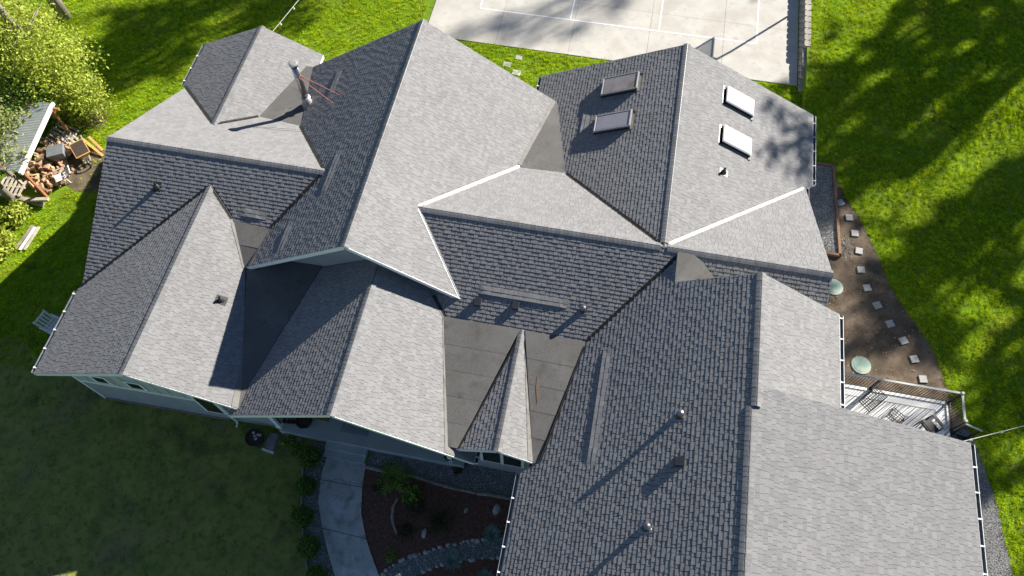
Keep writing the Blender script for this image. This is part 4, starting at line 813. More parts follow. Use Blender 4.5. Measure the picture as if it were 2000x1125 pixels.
BRNL = mat('brown_green_shrub_leaves', (0.05, 0.055, 0.025), (0.09, 0.08, 0.04), 4, .7, tone=.8, trans=.2)
shrub('leafy_shrub', 'bright yellow green leafy plant in the mulch', 'plant', (2.82, -8.55), .30, .5, LEAFM, 70, 6, .075)
shrub('low_shrub', 'dull brown green shrub below the bright plant', 'plant', (3.1, -8.95), .42, .4, BRNL, 150, 6, .03, shell=.4); shrub('low_shrub', 'dark low shrub between curved log and narrow stone', 'plant', (2.95, -9.85), .36, .4, BRNL, 150, 6, .03, shell=.4)
shrub('low_shrub', 'wide dark shrub in the middle of the mulch', 'plant', (4.05, -9.3), .55, .4, DARKL, 170, 6, .035, shell=.3); shrub('low_shrub', 'small green plant where the creek stones begin', 'plant', (2.62, -10.8), .22, .3, LEAFM, 40, 5, .04); shrub('low_shrub', 'sparse grey green seedling by the walk', 'plant', (1.5, -8.55), .22, .25, DARKL, 35, 5, .035)
shrub('low_shrub', 'small green plant at the bottom edge beside the eave', 'plant', (6.6, -11.3), .25, .3, LEAFM, 40, 5, .04); shrub('low_shrub', 'fresh green weed below the porch post', 'plant', (-2.35, -7.45), .3, .3, LEAFM, 60, 6, .05); shrub('low_shrub', 'green weeds beside the first rounded shrub', 'plant', (-1.95, -7.75), .28, .25, LEAFM, 50, 6, .045)
shrub('low_shrub', 'low green tuft in the pebbles under the entry eave', 'plant', (4.3, -7.25), .22, .2, DARKL, 45, 6, .04)
# bits of bark and twigs on the mulch
n = 2600; C = np.stack([rng.uniform(.8, 7.2, n), rng.uniform(-12.3, -7.9, n), np.full(n, .012)], 1); C = C[inpoly(mulch)(C) & ~inpoly(creek)(C)]
o = quads('bark_chips', leaf_cards(C, .035, up=2.5, aspect=2.2), mat('bark_chip', (0.10, .052, .038), (.22, .13, .10), 9, .95, tone=.9), None, rng.random(len(C))); o['kind'] = 'stuff'
for pts, lb in (([(4.25, -8.35, .03), (4.32, -8.6, .05), (4.42, -8.75, .02)], 'thin bare twig on the mulch above the dark shrub'), ([(2.0, -9.35, .02), (1.98, -9.6, .04), (1.88, -9.9, .02)], 'pale bare twig on the mulch near the walk')):
    b = MB(); b.tube(pts, .008, 5); tag(obj('twig', b, TWIG), lb, 'twig')

# ================================================================== PORCH AND FRONT YARD THINGS
def pot(name, x, y, z, r, h, lb, soil=True, grp=None, m=POTM):
    t = thing(name, lb, 'planter', (x, y, z), group=grp); b = MB(); b.tube_z((x, y, z), [(r*.72, 0), (r*.95, h*.85), (r*1.03, h*.86), (r*1.03, h), (r*.9, h), (r*.86, h*.8)], 22); obj('pot', b, m, t)
    b = MB(); b.tube_z((x, y, z), [(r*.87, h*.78), (r*.88, h*.84), (.01, h*.86)], 16); obj('soil', b, SOIL, t); return t
t = pot('planter', -3.66, -7.62, 0, .35, .42, 'black tub of stones on the lawn below the entry eave')
for i in range(6): rock('stone', -3.62+random.uniform(-.16, .16), -7.6+random.uniform(-.16, .16), (.07, .06, .08), None, None, z=.35, parent=t)
b = MB(); b.hexa([(-3.32, -7.86, 0), (-2.86, -7.95, 0), (-2.8, -7.2, 0), (-3.24, -7.2, 0)], [(-3.28, -7.82, .1), (-2.9, -7.9, .12), (-2.86, -7.3, .16), (-3.2, -7.28, .17)]); bag = tag(obj('soil_bag', b, BAGM), 'crumpled grey sack lying beside the black tub', 'bag')
b = MB(); b.bar((-3.34, -7.93, .05), (-2.84, -8.0, .06), .09, .05); obj('bag_fold', b, WHITE, bag)
b = MB(); b.tube_z((0, 0, 0), [(.18, 0), (.19, .03), (.155, .035), (.15, .02)], 18); tag(obj('metal_ring', b, LOG, loc=(-2.08, -7.4, .01)), 'small metal ring on the gravel in front of the porch', 'ring')
for (x, y), lb in zip(((-2.68, -6.84), (-2.47, -6.82), (-2.30, -6.80)), ('small brown pot closest to the porch post', 'small brown pot, middle of three on the porch', 'small brown pot next to the big planter')): pot('small_pot', x, y, .45, .085, .16, lb, grp='small pots on the porch')
pot('planter', -1.86, -6.72, .45, .31, .34, 'large round black planter on the porch')
b = MB(); b.box((-1.25, -6.4, .56), (.45, .3, .22)); tag(obj('wooden_crate', b, TIMB), 'brown wooden crate behind the round porch planter', 'crate')
pot('planter', 3.95, -6.98, .45, .2, .3, 'dark pot at the far end of the porch by the eave')
dm = thing('doormat', 'pale patterned doormat on the porch floor', 'doormat', (.1, -6.55, .45)); b = MB(); b.box((.1, -6.55, .458), (1.08, .52, .012)); obj('mat', b, MATM, dm); b = MB()
for i in range(-5, 6):
    for sgn in (-1, 1): b.bar((.1+i*.1-.045, -6.55-sgn*.22, .466), (.1+i*.1+.045, -6.55+sgn*.22, .466), .018, .003)
obj('pattern', b, MATD, dm)

# ================================================================== DECK ON THE RIGHT
dk = thing('deck', 'raised deck of pale boards in the corner behind the dormer', 'deck', (20, -2.5, 0))
DP = [(15.95, -1.28), (22.46, -1.28), (22.46, -4.9), (15.95, -4.9)]
fl_in = inpoly([(15.95, -1.62), (22.14, -1.62), (22.14, -4.9), (15.95, -4.9)])
e = .137; dv = Vector((1, 1)).normalized(); nv = Vector((1, -1)).normalized(); bd = None
for i in range(-24, 62):                # diagonal boards clipped to the inner rectangle
    o_ = Vector((15.95, -4.9))+nv*(i*e)
    rect = [tuple(o_-dv*1), tuple(o_+nv*(e-.02)-dv*1), tuple(o_+nv*(e-.02)+dv*12), tuple(o_+dv*12)]
    poly = rect
    for ax, lim, sg in ((0, 15.95, 1), (0, 22.55, -1), (1, -4.9, 1), (1, -1.13, -1)):
        out = []
        for j in range(len(poly)):
            p, q = poly[j-1], poly[j]; dp, dq = (p[ax]-lim)*sg, (q[ax]-lim)*sg
            if (dp >= 0) != (dq >= 0): u = dp/(dp-dq); out.append((p[0]+(q[0]-p[0])*u, p[1]+(q[1]-p[1])*u))
            if dq >= 0: out.append(q)
        poly = out
        if not poly: break
    if len(poly) >= 3: b = MB(); b.prism(ccw(poly), .465, .5); obj('deck_board', b, DECKB, dk)
for p, q, wd in (((15.95, -1.50), (22.06, -1.50), .24), ((22.18, -1.38), (22.18, -4.9), .24)):
    b = MB(); b.bar((*p, .504), (*q, .504), wd, .03); obj('border_board', b, DECKB, dk)
b = MB(); b.box((19.25, -3.02, .40), (6.58, 3.76, .1)); obj('deck_joists', b, RAILM, dk)
for x, y in ((16.3, -1.4), (22.3, -1.4), (22.3, -4.7)): b = MB(); b.box((x, y, .17), (.12, .12, .36)); obj('deck_post', b, RAILM, dk)
rl = thing('deck_railing', 'dark baluster railing with pale top rail around the deck', 'railing', (20, -1.3, .5))
def rail(p, q):
    p, q = Vector(p), Vector(q); L = (q-p).length; b = MB(); b.bar((*p, 1.53), (*q, 1.53), .075, .05); obj('top_rail', b, RAILT, rl); b = MB(); b.bar((*p, .60), (*q, .60), .04, .04); obj('bottom_rail', b, RAILM, rl)
    n = int(L/.115); first = None
    for i in range(1, n):
        if first is None: bb = MB(); bb.box((0, 0, .46), (.019, .019, .9)); first = o = obj('baluster', bb, RAILM, rl, local=True)
        else: o = first.copy(); COL.objects.link(o); o.parent = rl
        u = p.lerp(q, i/n); o.location = (u.x-20, u.y+1.3, .1)
rail((16.4, -1.2), (22.55, -1.2)); rail((22.58, -1.2), (22.58, -2.3))
for x, y in ((19.62, -1.2), (22.58, -1.2), (22.60, -2.3), (17.4, -1.2)):
    b = MB(); b.box((x, y, 1.02), (.07, .07, 1.05)); b.box((x, y, .53), (.13, .13, .06)); o = obj('rail_post', b, RAILM, rl); b = MB(); b.box((x, y, 1.575), (.11, .11, .06), taper=.2); obj('post_cap', b, RAILT, o)
st = thing('deck_stairs', 'dark stairs leading down from the deck corner', 'stairs', (23, -3, 0))
for i in range(3): b = MB(); b.box((22.72+i*.27, -2.85, .36-i*.13), (.26, .95, .04)); obj('tread', b, RAILM, st)
b = MB(); b.bar((22.55, -2.37, .42), (23.45, -2.37, .05), .05, .22); b.bar((22.55, -3.3, .42), (23.45, -3.3, .05), .05, .22); obj('stringer', b, RAILM, st)
b = MB(); b.bar((22.62, -2.4, 1.5), (23.4, -2.4, 1.12), .06, .05); o = obj('stair_rail', b, RAILT, st); b = MB(); b.box((22.70, -2.4, .95), (.06, .06, 1.05)); obj('stair_post', b, RAILM, st); b = MB(); b.box((23.36, -2.4, .58), (.06, .06, 1.05)); obj('stair_post', b, RAILM, st)
def iron_chair(name, lb, x, y, rz, round_back=False):
    t = thing(name, lb, 'chair', (x, y, .5), rz, 'iron patio chairs', at=(0, 0, 0))
    b = MB()
    for i in range(6):
        a = -.25+i*.1
        b.box((a, 0, .43), (.022, .52, .014)); b.box((0, a, .435), (.52, .022, .014))
    for p, q in (((-.26, -.26), (.26, -.26)), ((.26, -.26), (.26, .26)), ((.26, .26), (-.26, .26)), ((-.26, .26), (-.26, -.26))): b.tube([(*p, .43), (*q, .43)], .014, 6)
    obj('seat', b, IRON, t); b = MB()
    if round_back:
        ar = [(.27*math.cos(u), .05+.30*math.sin(u), .43+.38*(.35+.65*max(0, math.sin(u)))) for u in np.linspace(-.5, math.pi+.5, 15)]
        b.tube(ar, .018, 6); b.tube([(p[0]*.98, p[1]*.98, .45+(p[2]-.45)*.55) for p in ar], .012, 6)
        for p in ar[1:-1]: b.tube([(p[0]*.95, p[1]*.93, .44), p], .009, 5)
    else:
        for i in range(6):
            a = -.24+i*.096; b.bar((a, .27, .46), (a, .40, .98), .022, .014); z = .5+i*.09; b.bar((-.25, .275+.025*i, z), (.25, .275+.025*i, z), .014, .022)
        b.tube([(-.26, .26, .43), (-.26, .41, 1.0), (.26, .41, 1.0), (.26, .26, .43)], .016, 6)
    obj('backrest', b, IRON, t)
    for sx in (-1, 1):
        for syy in (-1, 1): b = MB(); b.tube([(sx*.25, syy*.25, .43), (sx*.28, syy*.29, 0)], .014, 6); obj('leg', b, IRON, t)
        b = MB(); b.tube([(sx*.26, -.24, .43), (sx*.28, -.22, .66), (sx*.28, .3, .68)], .013, 6); obj('armrest', b, IRON, t)
    return t
iron_chair('patio_chair', 'black lattice patio chair closest to the house wall', 19.35, -1.98, -.75); iron_chair('patio_chair', 'round backed black wire chair in the middle of the deck', 20.35, -2.35, 2.5, True)
bn = thing('patio_bench', 'dark slatted bench at the dormer end of the deck', 'bench', (21.5, -2.45, .5), .65, at=(0, 0, 0))
for i in range(2):
    b = MB(); b.box((-.2+i*.48, -.1, .72+.0*i), (.11, .62, .05)); obj('armrest', b, RAILM, bn)
b = MB(); b.box((.04, -.1, .42), (.42, .6, .06)); obj('seat', b, RAILM, bn); b = MB(); b.tube([(-.2, .22, .75), (.28, .22, .75)], .015, 6); obj('crossbar', b, RAILT, bn)
for x in (-.2, .28):
    for y in (-.38, .2): b = MB(); b.box((x, y, .36), (.05, .05, .72)); obj('leg', b, RAILM, bn)

# ================================================================== BASKETBALL HOOP, STRING LIGHTS
SMOKE = mat('smoked_acrylic_board', (.45, .47, .48), None, 3, .2); _n = SMOKE.node_tree; _t = _n.nodes.new('ShaderNodeBsdfTransparent'); _m = _n.nodes.new('ShaderNodeMixShader'); _m.inputs[0].default_value = .55
_n.links.new(_n.nodes['Principled BSDF'].outputs[0], _m.inputs[1]); _n.links.new(_t.outputs[0], _m.inputs[2]); _n.links.new(_m.outputs[0], _n.nodes['Material Output'].inputs[0])
bh = thing('basketball_hoop', 'basketball hoop on a tall pole behind the retaining wall', 'basketball hoop', (17.95, 21.6, .5))
b = MB(); b.tube([(17.95, 21.6, .5), (17.95, 21.6, 3.55), (17.6, 21.3, 3.8), (16.7, 20.7, 3.35), (16.1, 20.36, 3.1)], .06, 10); obj('pole', b, BLACKM, bh)
b = MB(); b.box((15.96, 20.36, 3.27), (.03, 1.8, 1.05)); obj('backboard', b, SMOKE, bh); b = MB()
for p, q in (((15.96, 19.44, 2.74), (15.96, 21.28, 2.74)), ((15.96, 19.44, 3.8), (15.96, 21.28, 3.8)), ((15.96, 19.44, 2.74), (15.96, 19.44, 3.8)), ((15.96, 21.28, 2.74), (15.96, 21.28, 3.8))): b.bar(p, q, .06, .06)
obj('board_frame', b, BLACKM, bh); b = MB(); b.tube([(15.7+.23*math.cos(u), 20.36+.23*math.sin(u), 3.05) for u in np.linspace(0, 6.28, 20)], .012, 6); obj('hoop_rim', b, REDM, bh)
def lights(lb, a, c, n, sag, r=.012):
    t = thing('string_lights', lb, 'string lights', a); a, c = Vector(a), Vector(c); P = [a.lerp(c, u)-Vector((0, 0, sag*4*u*(1-u))) for u in np.linspace(0, 1, 25)]
    b = MB(); b.tube(P, r, 5); obj('cable', b, WIREM, t)
    for i in range(n):
        u = (i+.5)/n; p = a.lerp(c, u)-Vector((0, 0, sag*4*u*(1-u))); b = MB(); b.tube_z((p.x, p.y, p.z), [(.014, -.02), (.02, -.07), (.04, -.11), (.035, -.15), (.005, -.17)], 8); obj('bulb', b, WHITE, t)
lights('string of bulbs running from the back gable over the lawn', (-8.08, 8.5, 4.2), (-5.5, 19.2, 4.6), 10, .12); lights('string of bulbs running from the dormer eave over the lawn', (20.1, -4.76, 5.5), (30, -.2, 5.6), 10, .12)

# ================================================================== LEFT YARD
sh = thing('woodshed', 'open woodshed with corrugated metal roof beside the trees', 'shed', (-18.6, 3, 0))
b = MB(); n = 84                        # corrugated sheet, ribs run across the roof
ya, yb = 1.25, 5.15
for i in range(n):
    def P(k, x): return (x-.13*((yb-ya)*k/n) if x > -18 else x, ya+(yb-ya)*k/n, 2.25+(x+17.2)*.10+(.012 if k % 2 else 0))
    b.face([P(i, -20.6), P(i, -17.1), P(i+1, -17.1), P(i+1, -20.6)])
obj('roof', b, SHEDM, sh)
b = MB(); b.bar((-17.07, ya-.05, 2.2), (-17.59, yb+.05, 2.2), .13, .16); obj('fascia_board', b, WHITE, sh)
for x, y in ((-17.25, 1.45), (-17.68, 4.95), (-20.4, 1.45), (-20.4, 4.95)): b = MB(); b.bar((x, y, 0), (x, y, 2.15), .10, .10, up=(0, 1, 0)); obj('post', b, POSTW, sh)
b = MB(); b.bar((-20.4, 1.45, 2.05), (-17.2, 1.45, 2.14), .09, .12); b.bar((-20.4, 4.95, 2.05), (-17.2, 4.95, 2.14), .09, .12); obj('roof_beam', b, POSTW, sh)
wp_ = thing('firewood_pile', 'heap of split firewood under and beside the shed roof', 'firewood', (-18, 3.2, 0)); sm = []
for k in range(6):
    b = MB(); R = random.Random(k); r = .07+.02*R.random(); L = .4
    ring_ = [(r*math.cos(a)*R.uniform(.8, 1.2), r*math.sin(a)*R.uniform(.8, 1.2)) for a in (0, 1.2, 2.4, 3.6, 4.9)]
    b.hexa([(-L/2, x, z) for x, z in ring_][::-1], [(L/2, x, z) for x, z in ring_][::-1]); o = obj('firewood_log', b, WOODL); sm.append(o.data); bpy.data.objects.remove(o)
for i in range(150):
    o = bpy.data.objects.new('firewood_log', random.choice(sm)); COL.objects.link(o); o.parent = wp_
    u = random.random()
    if i < 110: x, y = random.uniform(-18.6, -17.25), random.uniform(1.7, 4.6); z = random.uniform(.05, .2+.6*max(0, (-17.25-x)/1.3))
    else: x, y = random.uniform(-17.3, -16.9), random.uniform(2.2, 3.4); z = random.uniform(.04, .16)
    o.location = (x+18, y-3.2, z); o.rotation_euler = (random.uniform(0, 6), random.uniform(-.3, .3), random.uniform(0, 3.1))
def pallet(x, y, z, rz, lb, tilt=0.0, m=PALW, L=1.2, n=6):
    t = thing('pallet', lb, 'pallet', (x, y, z), rz, 'old wooden pallets', at=(0, 0, 0)); t.rotation_euler = (tilt, 0, rz)
    for j in (-.42, 0, .42): b = MB(); b.box((0, j, .05), (L, .06, .09)); obj('stringer', b, m, t)
    first = None
    for i in range(n):
        if first is None: b = MB(); b.box((0, 0, .105), (.11, 1.0, .02)); first = o = obj('slat', b, m, t, local=True)
        else: o = first.copy(); COL.objects.link(o); o.parent = t
        o.location.x = -L/2+.07+i*(L-.14)/(n-1)
pallet(-18.9, 1.55, .25, .08, 'grey wooden pallet lying in front of the shed, beside the leaning trunk'); pallet(-18.0, 4.75, .35, 1.45, 'slatted pallet standing at the far end of the shed', .5)
pallet(-17.6, 4.3, .25, 1.2, 'weathered pallet leaning towards the wheelbarrow', .35)
b = MB(); b.bar((-19.8, 1.2, .1), (-17.2, 1.0, .1), .2, .22); tag(obj('railway_sleeper', b, LOG), 'dark heavy timber lying in front of the shed', 'timber')
b = MB(); b.bar((-17.9, .95, .35), (-16.9, 1.2, .32), .16, .12); tag(obj('timber_beam', b, PALW), 'pale timber on top of the dark timber by the shed', 'timber')
bn_ = thing('plastic_bin', 'grey plastic bin among the firewood', 'bin', (-17.65, 3.65, 0), .5, at=(0, 0, 0)); b = MB(); b.hexa([(-.28, -.24, .05), (.28, -.24, .05), (.28, .24, .05), (-.28, .24, .05)], [(-.36, -.31, .62), (.36, -.31, .62), (.36, .31, .62), (-.36, .31, .62)]); obj('body', b, GREYB, bn_); b = MB(); b.box((0, 0, .65), (.78, .68, .06), taper=.05); obj('lid', b, GREYB, bn_)
wb = thing('wheelbarrow', 'yellow wooden wheelbarrow tipped beside the shed', 'wheelbarrow', (-16.65, 4.05, 0), 2.4, at=(0, 0, 0))
b = MB(); b.hexa([(-.35, -.22, .28), (.35, -.22, .28), (.35, .22, .28), (-.35, .22, .28)], [(-.52, -.34, .56), (.48, -.34, .56), (.48, .34, .56), (-.52, .34, .56)]); obj('tray', b, YELW, wb)
b = MB(); b.hexa([(-.44, -.28, .52), (.42, -.28, .52), (.42, .28, .52), (-.44, .28, .52)], [(-.46, -.30, .565), (.44, -.30, .565), (.44, .30, .565), (-.46, .30, .565)]); obj('load', b, SOIL, wb)
for q in (-1, 1): b = MB(); b.bar((-.7, q*.12, .22), (.95, q*.32, .34), .05, .05); obj('handle', b, PALW, wb); b = MB(); b.bar((.35, q*.24, 0), (.3, q*.26, .3), .05, .05); obj('leg', b, YELW, wb)
b = MB(); b.tube([(-.72+.2*math.cos(a), 0, .2+.2*math.sin(a)) for a in np.linspace(0, 6.283, 17)], .035, 6); b.bar((-.72, -.14, .2), (-.72, .14, .2), .03, .03); obj('wheel', b, BLACKM, wb)
for i, (p, q, lb) in enumerate((((-16.95, 4.75, .3), (-15.75, 4.15, .06), 'long yellow plank leaning out past the wheelbarrow'), ((-16.75, 4.95, .3), (-15.9, 4.45, .08), 'shorter plank behind the long yellow plank'))): b = MB(); b.bar(p, q, .12, .035); tag(obj('plank', b, YELW), lb, 'plank')
# broken white plastic chair on its side
wc = thing('plastic_chair', 'broken white plastic chair dumped by the firewood', 'chair', (-16.95, 2.45, 0), .7, at=(0, 0, 0)); b = MB(); b.box((0, 0, .35), (.46, .46, .03)); obj('seat', b, WHITE, wc)
b = MB()
for i in range(4): b.bar((.24, -.2+i*.13, .36), (.52, -.22+i*.145, .55), .05, .02)
b.tube([(.23, -.23, .36), (.54, -.25, .58), (.54, .25, .58), (.23, .23, .36)], .022, 6); obj('backrest', b, WHITE, wc)
for sx in (-1, 1):
    for q in (-1, 1): b = MB(); b.tube([(sx*.2, q*.2, .35), (sx*.27, q*.26, .02)], .022, 6); obj('leg', b, WHITE, wc)
    b = MB(); b.tube([(-.2, sx*.24, .36), (-.15, sx*.27, .56), (.4, sx*.27, .56)], .02, 6); obj('armrest', b, WHITE, wc)
for i, (x, y, rz, lb) in enumerate(((-16.86, -.75, 1.53, 'pale plank on the grass, nearest the house of three'), (-17.04, -.80, 1.5, 'white plank in the middle of three on the grass'), (-17.22, -.72, 1.45, 'dull brown plank under the shrubs, outermost of three'))):
    b = MB(); b.box((0, 0, .05+.01*i), (1.25, .13, .03)); tag(obj('plank', b, (PALW, WHITE, LOG)[i], loc=(x, y, 0), rz=rz), lb, 'plank', 'planks on the grass')
# slatted garden seat under the eave
gs = thing('garden_chair', 'white slatted wooden garden chair half hidden under the left eave', 'chair', (-13.48, -4.72, 0), 1.35, at=(0, 0, 0))
for i in range(5): b = MB(); b.bar((-.26+i*.13, .22, .42), (-.28+i*.14, .42, 1.0), .075, .02); obj('back_slat', b, WHITE, gs)
for i in range(4): b = MB(); b.box((0, -.24+i*.13, .42), (.58, .10, .02)); obj('seat_slat', b, WHITE, gs)
b = MB(); b.bar((-.34, .41, .97), (.34, .41, .97), .05, .06); b.bar((-.34, .25, .5), (.34, .25, .5), .04, .05); obj('back_rail', b, WHITE, gs)
for q in (-1, 1): b = MB(); b.bar((q*.33, -.28, .62), (q*.33, .34, .66), .09, .025); obj('armrest', b, WHITE, gs); b = MB(); b.bar((q*.3, -.27, 0), (q*.3, -.27, .62), .05, .05, up=(0, 1, 0)); b.bar((q*.3, .2, 0), (q*.3, .42, 1.05), .05, .05); obj('leg', b, WHITE, gs)
# trees and undergrowth along the left edge
def broad_tree(name, lb, x, y, h, r, cz, leafm, n, per, size, crad, trunk_r=.16, lean=(0, 0), grp=None, squash=.8, limbs=7, shell=.5):
    t = thing(name, lb, 'tree', (x, y, 0), group=grp); R = random.Random(int(abs(x*13+y*7))); b = MB()
    top = Vector((x+lean[0], y+lean[1], h*.92)); b.tube([(x, y, -.1), Vector((x, y, 0)).lerp(top, .3)+Vector((R.uniform(-.1, .1), .05, 0)), Vector((x, y, 0)).lerp(top, .65), top], [trunk_r*1.25, trunk_r, trunk_r*.7, .02], 8)
    for i in range(limbs):
        u = R.uniform(.35, .85); p = Vector((x, y, 0)).lerp(top, u); a = R.uniform(0, 6.28); L = r*R.uniform(.5, .95); b.tube([p, p+Vector((math.cos(a)*L*.5, math.sin(a)*L*.5, L*.18)), p+Vector((math.cos(a)*L, math.sin(a)*L, L*.3))], [trunk_r*.4, trunk_r*.25, .012], 5)
    obj('trunk', b, BARK, t, smooth=True)
    P = clumps(n, (r, r, h-cz if h-cz < r*2 else r*1.4), (x+lean[0]*.8, y+lean[1]*.8, cz), per, crad, squash, shell); P = P[P[:, 2] > .15]
    quads('crown', leaf_cards(P, size), leafm, t, rng.random(len(P))); return t
broad_tree('leafy_tree', 'broad yellow green leafy tree filling the top corner by the lawn', -19.0, 7.4, 5.4, 2.25, 2.8, LEAFY, 185, 72, .08, .40, shell=.35); broad_tree('leafy_tree', 'yellow green leafy tree at the very corner of the picture', -21.5, 8.0, 6.0, 2.5, 3.2, LEAFY, 200, 70, .085, .42, shell=.35)
broad_tree('leafy_sapling', 'low leafy sapling bulging over the lawn behind the shed', -17.3, 6.5, 2.6, 1.0, 1.4, LEAFY, 110, 44, .075, .26, .06)
broad_tree('leafy_sapling', 'darker leafy sapling between maple and conifer', -19.6, 5.2, 3.0, 1.5, 1.6, LEAFM, 150, 44, .08, .3, .07)
def bare_tree(x, y, lb, h=17, r=.17, dx=0, dy=0):
    t = thing('bare_tree', lb, 'tree', (x, y, 0), group='tall bare trunks among the leaves'); b = MB(); pts = [(x+dx*u+.12*math.sin(u*7), y+dy*u, h*u) for u in np.linspace(0, 1, 9)]; b.tube(pts, [r*(1.15-.8*u) for u in np.linspace(0, 1, 9)], 9); obj('trunk', b, BARK, t, smooth=True)
    P = clumps(60, (2.2, 2.2, 2.5), (x+dx, y+dy, h), 30, .4); quads('crown', leaf_cards(P, .12), LEAFM, t, rng.random(len(P)))
bare_tree(-19.9, 7.8, 'tall bare grey trunk rising out of the yellow green crown'); bare_tree(-22.0, 12.5, 'thick bare trunk at the top beside the brown grass', 16, .3); bare_tree(-18.6, .9, 'bare trunk leaning in front of the woodshed', 14, .16, -1.5, .5)
def conifer(name, x, y, h, r, lb, m=NEED, tiers=26, per=210, size=.10, grp=None, z0=.5):
    t = thing(name, lb, 'tree', (x, y, 0), group=grp); b = MB(); b.tube([(x, y, -.1), (x, y, h*.5), (x, y, h)], [.16*h/9, .10*h/9, .01], 8); C = []
    for i in range(tiers):
        u = i/tiers; z = z0+(h-z0)*u; R_ = r*(1-u)**.85+.1; nb = 7+int(5*(1-u))
        for k in range(nb):
            a = rng.uniform(0, 6.28); L = R_*rng.uniform(.75, 1.1); s = rng.random(int(per/nb*(.4+R_/r))); q = np.stack([x+np.cos(a)*L*s, y+np.sin(a)*L*s, z-.22*L*s+.05*L], 1); C.append(q+rng.normal(size=q.shape)*np.array([.10, .10, .05])*(.4+s[:, None]))
            if k % 2 == 0: b.tube([(x, y, z), (x+math.cos(a)*L*.9, y+math.sin(a)*L*.9, z-.16*L)], [.02, .005], 4)
    obj('trunk', b, BARK, t); C = np.concatenate(C); quads('crown', leaf_cards(C, size, aspect=2.6, up=.4), m, t, rng.random(len(C))); return t
conifer('conifer_tree', -19.4, 2.2, 7.2, 2.3, 'soft yellow green conifer hanging over the shed roof', tiers=34, per=560, size=.075, z0=2.7)
gcl = [(-18.9, -.6, .9, 'bright leafy bush below the shed timbers'), (-17.9, -1.5, .75, 'bright bush behind the three planks'), (-18.9, -2.4, .9, 'pale green bush at the left edge by the shadow line'), (-18.0, .15, .6, 'small leafy bush against the dark timber'),
       (-18.2, -3.9, .8, 'shaded green bush on the edge of the house shadow'), (-17.3, -5.3, .8, 'shaded green bush level with the garden chair'), (-16.6, -6.6, .7, 'last shaded green bush along the left edge'), (-17.9, 5.9, .6, 'small bush between the sapling and the shed end')]
for x, y, r, lb in gcl: shrub('wild_shrub', lb, 'bush', (x, y), r, r*1.15, LEAFY if y > -3 else LEAFM, 110, 22, .085, 'wild shrubs along the left edge', shell=.5)
b = MB()
for i in range(70):
    x, y = -16.9+random.uniform(-.7, .5), 6.3+random.uniform(-.5, .5); a = random.uniform(0, 6.28); b.tube([(x, y, .05), (x+math.cos(a)*.3, y+math.sin(a)*.3, random.uniform(.1, .5)), (x+math.cos(a)*.65, y+math.sin(a)*.65, random.uniform(.02, .5))], [.012, .009, .003], 4)
tag(obj('brush_twigs', b, TWIG), kind='stuff')
b = MB(); b.tube([(-17.0, 6.6, .1), (-17.9, 5.9, .7), (-18.4, 5.6, .5)], [.1, .09, .08], 8); tag(obj('fallen_log', b, WOODL), 'orange cut log lying behind the shed', 'log')

# ================================================================== TREES BEYOND THE PICTURE whose shade falls on the yard
TR = np.array([SUN.x/SUN.z, SUN.y/SUN.z])
LIT = [(20.0, -2.6, 1.8), (21.6, -2.8, 1.8), (22.4, -2.2, 1.5), (18.8, -2.4, 1.2), (21.9, 12.4, .4), (24.2, 17.6, .4), (22.6, 13.2, .3), (27, 8.2, .5), (25.2, 6.6, .4), (26.6, 5.4, .5), (19.2, 12.6, .3), (15.2, 16.6, 2.0), (13.6, 16.3, 2.0), (12.0, 16.6, 2.0), (15.8, 18.6, 1.6), (14.0, 18.8, 1.8), (16.4, 20.2, 1.4), (10.0, 17.8, 1.6), (18.6, 20.2, 1.6), (19.1, 18.4, 1.2), (17.8, 16.3, 0.9), (20.2, 20.7, 1.2), (21.6, 18.7, 0.7), (24.0, 21.4, 0.5), (25.9, 13.6, 1.5), (25.0, 12.0, 1.3), (26.9, 15.6, 1.3), (27.2, 13.4, 1.2), (23.9, 10.9, 0.9), (20.6, 8.3, 1.0), (21.8, 9.1, 0.9), (22.9, 9.8, 1.2), (24.1, 10.3, 0.9), (22.1, 7.9, 0.7), (20.8, 5.8, 0.6), (20.1, 15.0, 0.35), (19.4, 14.5, 0.4), (22.3, 15.3, 0.35), (25.5, 20.3, 0.4), (27.6, 22.5, 0.5), (23.2, 4.1, 0.5), (24.3, 3.6, 0.8), (25.4, 3.3, 0.6), (24.1, 1.6, 0.6), (25.8, 1.5, 0.7), (23.5, 0.0, 0.4), (23.0, -0.4, 0.4), (24.4, -2.0, 0.8), (25.3, -2.5, 0.6), (18.9, 4.6, 0.8), (18.7, 2.8, 0.7), (18.3, 5.8, 0.9), (19.8, 6.1, 0.7), (19.1, 1.9, 0.5), (20.4, 3.9, 0.3), (24.4, -6.3, 0.8), (25.2, -4.1, 0.5), (19.8, -1.2, 1.6), (21.4, -1.3, 1.6), (22.6, -1.3, 1.4), (20.7, -0.2, 0.3), (18.8, -1.2, 1.0)]
SHL = [(-18.7, 10.2, 1.5), (-18.4, 8.8, 1.2), (-18.2, 12.2, 1.6), (-17.8, 10.8, 1.4), (-17.3, 13.5, 1.5), (-16.1, 12.0, 1.2), (-17.1, 8.6, 1.0), (-15.6, 14.3, 1.4), (-13.7, 14.8, 1.2), (-16.2, 10.3, 1.2), (-11.5, 15.2, 1.2), (-10.1, 14.5, 1.1), (-11.9, 13.8, 0.7), (-9.6, 15.4, 0.8), (-14.8, 11.0, 0.7), (-13.2, 12.0, 0.5), (-19.8, 13.1, 0.8), (-14.7, 9.5, 0.6)]
SHC = [(0.3, 15.6, 0.9), (1.2, 16.6, 0.9), (2.2, 15.6, 0.9), (2.8, 17.3, 0.8), (4.3, 18.0, 0.8), (5.6, 16.6, 0.6), (7.0, 18.5, 0.7), (-0.7, 15.1, 0.7), (3.8, 15.7, 0.5), (6.9, 17.1, 0.4)]
